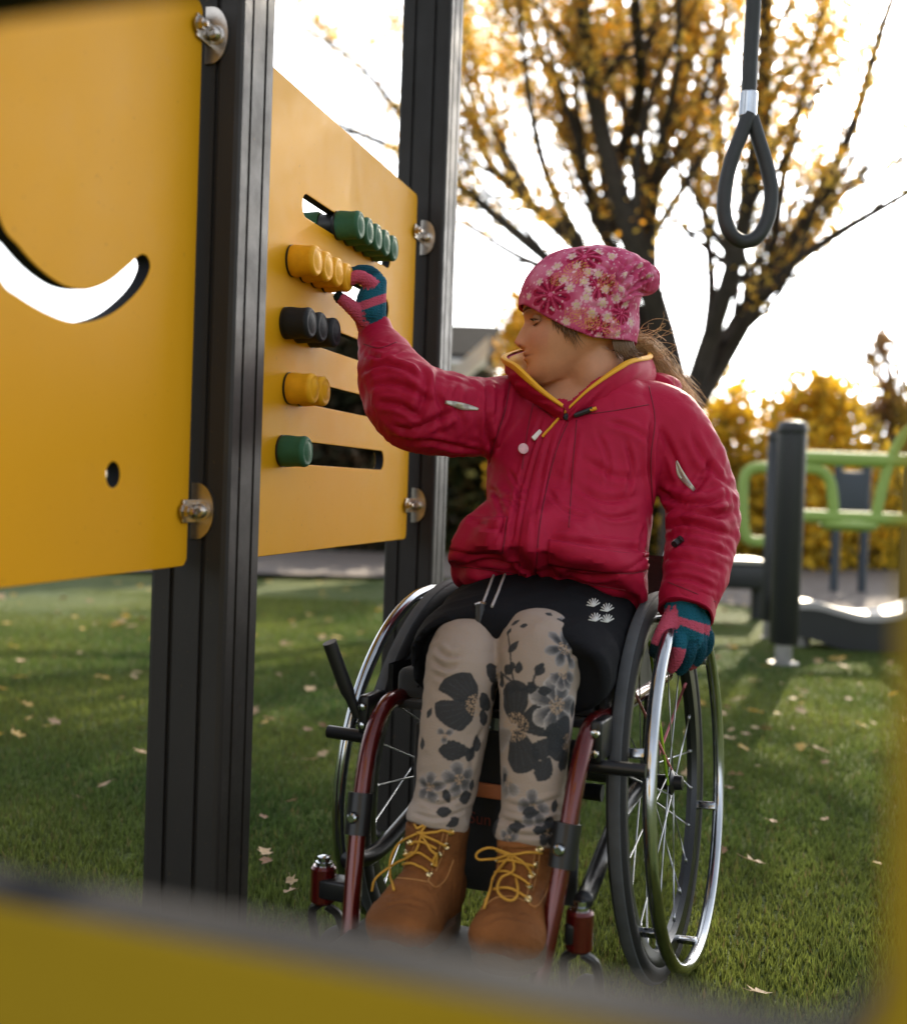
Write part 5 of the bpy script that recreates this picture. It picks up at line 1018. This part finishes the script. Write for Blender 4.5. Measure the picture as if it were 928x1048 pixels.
def bL(k, P, q, t_):
    px, py = project(q); e = 1.0 * (px - 696)
    if k == 'palm': return teal if py < 630 + .28 * (px - 690) else (pnk if py < 637 + .5 * max(px - 690, 0) * .8 else teal)
    if k == 'thumb': return tipc if t_ > .72 else pnk
    if k == 'index': return pnk if t_ > .45 else teal
    if k == 'ring': return (.35, .08, .10) if t_ > .75 else teal2
    return teal2 if t_ > .2 else teal
glove(hand_R(), 'glove', bR); glove(hand_L(), 'glove', bL)
# --- black garment over the lap
lm_ = mat('black_jersey', (.0075, .008, .0105), .92, bump=.25, bscale=500, spec=.15); lb = MB()
loft(lb, [(loc(-.06, .01, .545), .148, .095), (loc(.05, .01, .545), .152, .100), (loc(.15, .015, .538), .150, .090), (loc(.235, .02, .527), .146, .080), (loc(.280, .035, .520), .146, .072), (loc(.300, .035, .515), .130, .058)], LD, 64, 40, 2.6, rfun=lambda t_, th: 1 + .02 * perlin(np.stack([np.cos(th) * 3 + 5, np.sin(th) * 3, np.full_like(th, t_ * 5)], 1)))
lb.ball(loc(.16, -.115, .50), (.10, .03, .05), (HD, LD, UPZ)); lb.ball(loc(.13, .112, .50), (.10, .03, .05), (HD, LD, UPZ))
lp_ = remesh(lb, .0042, 'shorts', 8, .5); v = getv(lp_); nn = getn(lp_); setv(lp_, v + nn * (.0035 * (1 - 2 * np.abs(perlin(v * np.array([16, 16, 20])))))[:, None]); LB = bvh(lp_); lo = child('shorts', lp_, lm_)
stp = mat('silver_cord', (.42, .38, .37), .6, bump=.1, bscale=300)
for dx in (0, 11): 
    L_ = surfline(LB, [(506 + dx, 588), (500 + dx, 604), (493 + dx * .95, 622)], .002, 14)
    if len(L_): MB().tube(L_, .0021, 8).build('stripe', stp, lo)
L_ = surfline(LB, [(486, 621), (492, 619), (497, 620)], .003, 6)
if len(L_): MB().tube(L_, .0022, 8).build('eyelet', M['steel'], lo)
a_, b_ = surf(LB, 492, 623, .006)[0], None; tgl = MB(); bt = a_ + np.array([0, -.012, -.033]); tgl.tube([a_, bt], .0068, 10); tgl.build('drawstring_toggle', M['black'], lo)
wp = mat('white_print', (.62, .62, .60), .8)
for (cx, cy) in ((607, 617), (621, 622), (609, 632), (621, 633)):
    for k in range(7):
        a = -PI * .9 + k * .42; L_ = surfline(LB, [(cx, cy + 3), (cx + 7 * math.cos(a), cy + 3 + 7 * math.sin(a))], .0012, 5)
        if len(L_) > 2 and k == 3: pass
    mb = MB()
    for k in range(7):
        a = -PI * .95 + k * .42; L_ = surfline(LB, [(cx, cy + 4), (cx + 7 * math.cos(a), cy + 4 + 8 * math.sin(a))], .0008, 5)
        if len(L_) > 2: mb.tube(L_, .0010, 5)
    if mb.n: mb.build('snowflake_print', wp, lo)
# --- trousers
tb = MB(); TR = {}
LEG_R = [(loc(.02, -.05, .50), .062, .062, UPZ), (loc(.22, -.03, .505), .056, .058, UPZ), (at(482, 666, 1.695), .053, .055, nrm(UPZ + HD)), (at(475, 682, 1.655), .0525, .055, HD), (at(470, 710, 1.630), .0495, .050, HD), (at(463, 760, 1.605), .047, .046, HD), (at(456, 808, 1.59), .0435, .042, HD), (at(450, 832, 1.583), .0415, .040, HD), (at(446, 846, 1.578), .038, .037, HD)]
LEG_L = [(loc(.02, .10, .50), .064, .064, UPZ), (loc(.22, .09, .507), .060, .060, UPZ), (at(552, 664, 1.665), .057, .058, nrm(UPZ + HD)), (at(552, 680, 1.625), .0575, .057, HD), (at(550, 712, 1.60), .055, .052, HD), (at(547, 765, 1.58), .0475, .047, HD), (at(545, 815, 1.560), .0430, .042, HD), (at(542, 845, 1.552), .0425, .041, HD), (at(540, 862, 1.548), .0405, .039, HD)]
def leg_r(seed):
    def f(t_, th):
        P = np.stack([np.full_like(th, t_ * 22 + seed), np.cos(th) * 1.3 + 3, np.sin(th) * 1.3], 1); b = np.exp(-((t_ - 1) / .16) ** 2) + .45 * np.exp(-((t_ - .3) / .12) ** 2) + .25
        return 1 + .055 * b * (1 - 2.2 * np.abs(perlin(P))) + .05 * (t_ > .925) * (t_ < .985)
    return f
loft(tb, LEG_R, LD, 48, 130, 2.1, rfun=leg_r(2)); loft(tb, LEG_L, LD, 48, 130, 2.1, rfun=leg_r(9)); tb.ball(loc(.02, .025, .50), (.10, .12, .06), (HD, LD, UPZ))
for (q0, q1) in ((LEG_R[-3], LEG_R[-1]), (LEG_L[-3], LEG_L[-1])):
    a_, b_ = q0[0], q1[0]; loft(tb, [(a_ * .42 + b_ * .58, q1[1] + .001, q1[2] + .001), (a_ * .38 + b_ * .62, q1[1] + .0055, q1[2] + .0055), (a_ * .2 + b_ * .8, q1[1] + .0065, q1[2] + .0065), (b_ * 1.02 - a_ * .02, q1[1] + .0045, q1[2] + .0045), (b_ * 1.05 - a_ * .05, q1[1] + .001, q1[2] + .001)], LD, 48, 26, 2.1, rfun=lambda t_, th: 1 + .03 * np.sin(th * 5 + t_ * 4) * .6)
tr = remesh(tb, .0026, 'trousers', 6, .5); TB = bvh(tr); v = getv(tr); nn = getn(tr); w_ = np.stack([perlin(v * 16 + 3), perlin(v * 16 + 9), perlin(v * 16 + 21)], 1) * .5; f1, f2 = worley(v * np.array([15, 15, 30]) + w_, 44, 1.0); zk = v[:, 2]; bb2 = .35 + np.exp(-((zk - .33) / .05) ** 2) + .7 * np.exp(-((zk - .53) / .05) ** 2); setv(tr, v + nn * ((.0042 * np.minimum(f2 - f1, .8) - .0014) * bb2)[:, None]); TB = bvh(tr)
crease(tr, [([(445, 662), (458, 672), (470, 670)], .004, .004), ([(443, 676), (456, 684), (468, 680)], .004, .004), ([(444, 690), (456, 694)], .004, .003), ([(425, 800), (440, 806), (470, 800)], .003, .003), ([(428, 818), (450, 824), (476, 814)], .003, .004), ([(512, 820), (540, 826), (575, 816)], .003, .003), ([(510, 838), (540, 844), (574, 838)], .003, .004), ([(594, 660), (585, 672), (583, 690)], .004, .003), ([(508, 690), (516, 705), (518, 725)], .004, .002), ([(495, 745), (486, 765), (482, 790)], .004, .0025), ([(422, 832), (450, 838), (484, 826)], .0025, .003), ([(512, 852), (545, 856), (574, 850)], .0025, .003)], TB)
def subdiv(me):
    o = bpy.data.objects.new('tmp', me); COL.objects.link(o); md = o.modifiers.new('s', 'SUBSURF'); md.levels = 1; md.render_levels = 1; dg = bpy.context.evaluated_depsgraph_get(); out = bpy.data.meshes.new_from_object(o.evaluated_get(dg)); bpy.data.objects.remove(o); return out
bm = bmesh.new(); bm.from_mesh(tr); bmesh.ops.delete(bm, geom=[x for x in bm.verts if (np.array(x.co) - O0) @ HD < .17], context='VERTS'); bm.to_mesh(tr); bm.free(); tr = subdiv(tr)
TB = bvh(tr); v = getv(tr); nh = getn(tr); print('trouser verts', len(v)); C = np.tile([.335, .265, .220], (len(v), 1)); C = mixc(C, (.30, .245, .21), np.clip(.5 + perlin(v * 9), 0, 1) * .6); C = mixc(C, (.50, .44, .42), np.clip(perlin(v * 6 + 30) * 1.5, 0, 1) * .5)
dk = (.030, .032, .036); md_ = (.085, .083, .088); lt_c = (.34, .30, .29)
KT = KDTree(len(v))
for i_, q_ in enumerate(v): KT.insert(q_, i_)
KT.balance()
def petal(C, c, cn, R, ang, wid, col, rim=None, veins=True, er=0, pointed=False):
    ix = np.array([a[1] for a in KT.find_range(c, R * 1.25)]); 
    if not len(ix): return C
    vv, nn_ = v[ix], nh[ix]; Cs = C[ix]
    e1 = nrm(np.cross([0, 0, 1.], cn)); e1 = e1 if e1 @ RC > 0 else -e1; e2 = nrm(np.cross(cn, e1)); e2 = e2 if e2[2] > 0 else -e2; d = vv - c; x = d @ e1; y = d @ e2; u = (x * math.cos(ang) + y * math.sin(ang)) / R; w = (-x * math.sin(ang) + y * math.cos(ang)) / R
    ok = (nn_ @ cn > -.1) & (np.abs(d @ cn) < R * 1.2); hw = wid * np.sqrt(np.clip(1 - ((u - .56) / .50) ** 2, 0, 1)) * (.55 + .6 * np.clip(u, 0, 1)); hw = hw * (1 + .05 * np.sin(14 * u + ang)); hw = wid * 1.25 * np.sin(PI * np.clip(u / 1.05, 0, 1)) ** .9 * (1.15 - .45 * u) * (1 + .05 * np.sin(40 * u)) if pointed else hw; ins = ok & (np.abs(w) < hw) & (u > .02)
    k = np.clip(np.abs(w) / np.maximum(hw, 1e-6), 0, 1); Cs = mixc(Cs, col, ins * .97)
    if rim: Cs = mixc(Cs, rim, ins * np.clip((k ** 3 * .9 + np.clip(u - .6, 0, 1) * 1.4), 0, .9))
    if veins: Cs = mixc(Cs, tuple(np.array(col) * 2.4 if not rim else np.array(col) * .4), ins * (np.abs(np.sin(np.arctan2(w, u + .02) * 15)) < .16) * (u > .25) * (u < .92) * .5)
    C[ix] = Cs; return C
def flower(C, px, py, R, angs, wid, col, rim=None, ctr=True):
    c, cn = surf(TB, px, py)
    if c is None: return C
    for a in angs: C = petal(C, c, cn, R, a, wid, col, rim)
    if ctr:
        r, a, ok = local2(v, nh, c, cn); st = ok * (r < R * .34) * (perlin(v * 420) > .05); C = mixc(C, (.36, .25, .17), st * .9)
    return C
def leafp(C, px, py, R, a, wid=.34, col=dk):
    c, cn = surf(TB, px, py)
    return C if c is None else petal(C, c, cn, R * 1.15, a, wid * .8, col, None, True, 0, True)
D = math.radians
C = flower(C, 487, 722, .045, [D(118), D(200)], .50, dk, None); C = flower(C, 492, 726, .022, [D(290), D(20), D(60)], .45, dk, None, False)
C = flower(C, 470, 798, .022, [D(20), D(100), D(170), D(250), D(320)], .45, md_, lt_c)
for (x, y, R, a) in ((448, 768, .035, 5), (437, 735, .013, 80), (432, 768, .015, 110), (470, 820, .02, 20), (435, 812, .018, -20), (446, 832, .018, 10), (470, 838, .018, 200), (430, 700, .012, 60), (478, 780, .02, 60), (488, 770, .02, 90), (460, 822, .015, 120), (482, 810, .014, 80)): C = leafp(C, x, y, R, D(a), .36)
C = flower(C, 527, 744, .058, [D(100), D(22), D(-68)], .40, dk, None); C = flower(C, 524, 748, .040, [D(215)], .45, (.20, .17, .155), lt_c, False)
C = flower(C, 570, 722, .036, [D(150), D(100), D(60), D(215), D(250), D(300), D(0)], .38, (.07, .07, .078), (.42, .38, .37))
C = flower(C, 577, 664, .028, [D(110), D(180), D(230), D(290), D(20), D(60)], .30, (.035, .038, .045), (.30, .28, .28))
C = flower(C, 584, 640, .020, [D(60), D(130), D(200), D(270), D(330)], .42, md_, lt_c)
C = flower(C, 580, 760, .034, [D(150), D(200), D(100), D(250)], .42, dk, None); C = flower(C, 520, 800, .022, [D(200), D(260), D(320), D(140)], .42, (.16, .145, .135), lt_c); C = flower(C, 503, 700, .026, [D(80), D(0), D(-60)], .42, dk, None, False); C = flower(C, 440, 806, .020, [D(20), D(90), D(160), D(230), D(300)], .42, md_, lt_c); C = flower(C, 482, 846, .016, [D(20), D(90), D(160), D(230), D(300)], .42, dk, None); C = flower(C, 560, 852, .016, [D(20), D(90), D(160), D(230), D(300)], .42, dk, None); C = flower(C, 520, 858, .014, [D(20), D(90), D(160), D(230), D(300)], .42, md_, lt_c); C = flower(C, 455, 752, .012, [D(30), D(150), D(270)], .42, md_, lt_c)
C = flower(C, 545, 828, .020, [D(20), D(100), D(170), D(250), D(320)], .42, md_, lt_c)
C = flower(C, 576, 690, .022, [D(200), D(250), D(300), D(340)], .42, (.06, .06, .07), lt_c)
for (x, y, R, a) in ((523, 640, .012, 60), (519, 650, .010, 100), (532, 641, .010, 20), (520, 668, .018, 70), (512, 690, .018, -50), (516, 682, .017, -20), (530, 690, .015, 100), (540, 698, .014, -40), (549, 692, .017, 70), (524, 677, .012, -70), (537, 706, .014, 10), (528, 706, .014, 180), (550, 708, .016, 10), (546, 778, .030, 55), (560, 766, .026, 20), (556, 752, .026, 15), (570, 752, .022, 60), (550, 800, .030, 62), (534, 832, .018, 10), (520, 846, .018, 20), (556, 842, .018, -10), (566, 832, .015, 60), (545, 850, .014, 0), (570, 848, .014, 20), (574, 790, .016, 80), (508, 760, .015, 80), (515, 800, .012, 60), (560, 630, .012, 30), (570, 634, .013, -30), (585, 735, .02, 80)): C = leafp(C, x, y, R, D(a), .40)
for (Lp) in ([(520, 650), (522, 668), (524, 690), (530, 706), (545, 702), (560, 708)], [(545, 700), (548, 690), (556, 680)], [(512, 688), (524, 698), (534, 706)]):
    L_ = surfline(TB, Lp, 0, 24)
    if len(L_):
        ix = sorted({a[1] for q in catmull(L_, 80) for a in KT.find_range(q, .0016)}); C[ix] = C[ix] * .1 + np.array(dk) * .9
rr = random.Random(21)   # the sides and backs of the legs carry the print too
for k in range(46):
    i = rr.randrange(len(v))
    if nh[i] @ FW > -.2 and v[i][2] < .6:
        for a in range(5): C = petal(C, v[i], nh[i], rr.choice([.014, .022]), rr.uniform(0, 6), .42, dk, None, False)
colattr(tr, C); child('trousers', tr, mat('floral_cotton', (.4, .3, .25), .88, attr='Col', bump=.25, bscale=500, sheen=0.0, spec=.2))
# --- boots
btm = mat('tan_nubuck', (.215, .078, .021), .82, bump=.35, bscale=160, var=.35, vscale=14, sheen=0.0, spec=.25, detail=5); sole = mat('boot_sole', (.10, .06, .035), .8, bump=.2, bscale=200, var=.3, vscale=30); lace = mat('mustard_lace', (.55, .28, .03), .7, bump=.3, bscale=900); brass = mat('brass_eyelet', (.62, .48, .25), .25, 1)
def boot(px_an, Ya, px_toe, Yt, name_l, side, LC):
    an = at(*px_an, Ya); to = at(*px_toe, Yt); fwd = to - an; fwd[2] = 0; fwd = nrm(fwd); lt = np.cross(UPZ, fwd); lt = lt if lt @ LD > 0 else -lt
    zs_ = .178; ball_ = np.array([to[0], to[1], 0]) - fwd * .045; heel = np.array([an[0], an[1], 0]) - fwd * .035
    def q(f, l, z): return np.array([an[0], an[1], 0]) + fwd * f + lt * l + UPZ * z
    Lf = np.dot((to - an), fwd) + .022; mb = MB()
    za = an[2] + .008
    loft(mb, [(q(-.004, 0, za + .004), .0425, .045), (q(-.003, 0, za - .02), .041, .044), (q(0, 0, za - .055), .039, .043), (q(.006, 0, zs_ + .055), .040, .050), (q(.012, 0, zs_ + .012), .039, .056)], lt, 40, 30, 2.2)
    loft(mb, [(q(-.046, 0, zs_ + .028), .028, .030), (q(-.02, 0, zs_ + .038), .037, .040), (q(.03, 0, zs_ + .040), .040, .045), (q(.06, 0, zs_ + .036), .0435, .040), (q(Lf - .055, 0, zs_ + .030), .0475, .034), (q(Lf - .03, 0, zs_ + .028), .0475, .031), (q(Lf - .012, 0, zs_ + .025), .041, .026), (q(Lf, 0, zs_ + .020), .026, .016)], lt, 40, 44, 2.5)
    bt_ = remesh(mb, .0026, 'boot', 8, .5); B0 = bvh(bt_); crease(bt_, LC['seams'], B0); v = getv(bt_); nn = getn(bt_); setv(bt_, v + nn * (.0012 * fbm(v * 40, 3))[:, None])
    b = child('boot', bt_, btm); b['label'] = name_l; B0 = bvh(bt_)
    stc = mat('boot_stitching', (.42, .20, .06), .7)
    for sm_ in LC['stitch']:
        L_ = surfline(B0, sm_, .0004, 30)
        if len(L_) > 4: MB().tube(L_, .0008, 5).build('stitching', stc, b, sharp=None)
    # sole
    n = 48; o = []
    for k in range(n):
        a = 2 * PI * k / n; c, s = math.cos(a), math.sin(a); f = (Lf + .058) / 2 * np.sign(c) * abs(c) ** .8 + (Lf - .052) / 2; wl = (.052 if f > .03 else .043) - .010 * max(0, -(f) / .05) ; o.append((f, wl * np.sign(s) * abs(s) ** .85))
    V = [];
    for (z, g_) in ((zs_ + .020, .97), (zs_ + .014, 1.0), (zs_ + .002, 1.0), (zs_, .98), (zs_ - .006, .98)): V += [q(f * g_ + .0, l * g_, z) for f, l in o]
    m_ = MB(); m_.add(np.array(V), [(i * n + k, i * n + (k + 1) % n, (i + 1) * n + (k + 1) % n, (i + 1) * n + k) for i in range(4) for k in range(n)] + [tuple(range(n))[::-1], tuple(4 * n + k for k in range(n))]); m_.build('sole', sole, b)
    for (x, y) in LC['eyes']:
        p, n_ = surf(B0, x, y, .0005)
        if p is not None: MB().lathe([(0, .0055), (.002, .0050), (.003, .0038), (.0015, .0022), (.0008, .0005)], p, n_, 14).build('eyelet', brass, b)
    for k, L_ in enumerate(LC['laces']):
        pts = []; C_ = catmull([list(x) for x in L_[0]], 26)
        for i, qq in enumerate(C_):
            p, n_ = surf(B0, qq[0], qq[1], .0025 + L_[1] * math.sin(PI * i / 25))
            if p is None:
                p = pts[-1] + (at(qq[0], qq[1], 1.5) - at(C_[i - 1][0], C_[i - 1][1], 1.5)) if pts else None
            if p is not None: pts.append(p)
        if len(pts) > 3:
            pts = np.array(pts)
            for _ in range(2): pts[1:-1] = (pts[:-2] + pts[1:-1] * 2 + pts[2:]) / 4
            MB().tube(pts, .0017, 8).build('lace', lace, b, sharp=None)
    P = [LC['tongue']] if 'tongue' in LC else []
    ob = patch(B0, LC['collar'], 24, 8, 0, .004, 'padded_collar', btm, b, .003)
    return b
LR = dict(stitch=[[(430, 848), (423, 868), (413, 888), (400, 898)], [(455, 846), (450, 868), (438, 902)], [(438, 902), (446, 908), (456, 900), (464, 880)], [(386, 912), (400, 900), (420, 900), (438, 903)], [(459, 846), (455, 868), (446, 892)]],
 seams=[([(428, 850), (420, 875), (412, 892)], .002, .002), ([(452, 850), (446, 880), (436, 905)], .002, .002), ([(436, 905), (444, 912), (458, 890)], .002, .002), ([(385, 918), (410, 912), (440, 922)], .004, .002), ([(390, 930), (412, 924), (436, 930)], .003, .0018)],
 eyes=[(464, 841), (461, 852), (456, 866), (449, 875), (444, 885), (439, 896), (420, 862), (416, 874), (411, 885), (409, 890)],
 laces=[([(428, 852), (440, 853), (452, 852), (463, 853)], .002), ([(428, 852), (442, 858), (456, 866)], .002), ([(420, 864), (432, 861), (446, 868)], .002), ([(412, 885), (424, 884), (438, 894)], .001), ([(414, 876), (430, 872), (446, 884)], .002), ([(430, 852), (412, 862), (403, 878), (402, 895), (404, 912)], .004), ([(432, 854), (426, 872), (406, 886), (388, 900), (384, 914)], .004), ([(432, 854), (440, 866), (448, 876), (444, 886), (446, 872)], .006), ([(424, 846), (428, 850), (436, 848), (430, 853)], .003)],
 collar=([(424, 838), (446, 836), (470, 836)], [(421, 846), (446, 846), (469, 846)]))
LL = dict(stitch=[[(514, 866), (508, 895), (500, 915), (494, 925)], [(548, 866), (545, 890), (538, 922)], [(538, 922), (548, 928), (558, 915), (564, 895)], [(492, 932), (506, 920), (524, 918), (538, 923)], [(553, 868), (550, 890), (545, 912)]],
 seams=[([(512, 868), (506, 895), (498, 920)], .002, .002), ([(550, 868), (548, 900), (540, 925)], .002, .002), ([(540, 925), (550, 932), (560, 905)], .002, .002), ([(492, 945), (515, 938), (550, 945)], .004, .002)],
 eyes=[(555, 860), (552, 870), (548, 885), (544, 896), (541, 908), (540, 921), (510, 880), (507, 892), (504, 903)],
 laces=[([(508, 870), (524, 874), (540, 872), (554, 873)], .002), ([(524, 874), (536, 882), (546, 897)], .003), ([(511, 882), (524, 880), (546, 886)], .002), ([(506, 893), (522, 892), (542, 908)], .002), ([(506, 912), (522, 912), (540, 921)], .002), ([(524, 874), (506, 867), (492, 873), (494, 880), (510, 878), (524, 874)], .008), ([(524, 875), (528, 890), (516, 902), (510, 918), (522, 926), (530, 918), (528, 900)], .006), ([(524, 875), (512, 892), (504, 915), (496, 932)], .004)],
 collar=([(512, 858), (535, 860), (562, 858)], [(511, 867), (535, 869), (561, 867)]))
boot((446, 852), 1.577, (407, 940), 1.478, 'scuffed tan lace-up boot on the picture left', -1, LR)
boot((540, 868), 1.547, (515, 958), 1.448, 'scuffed tan lace-up boot beside the red tube', 1, LL)
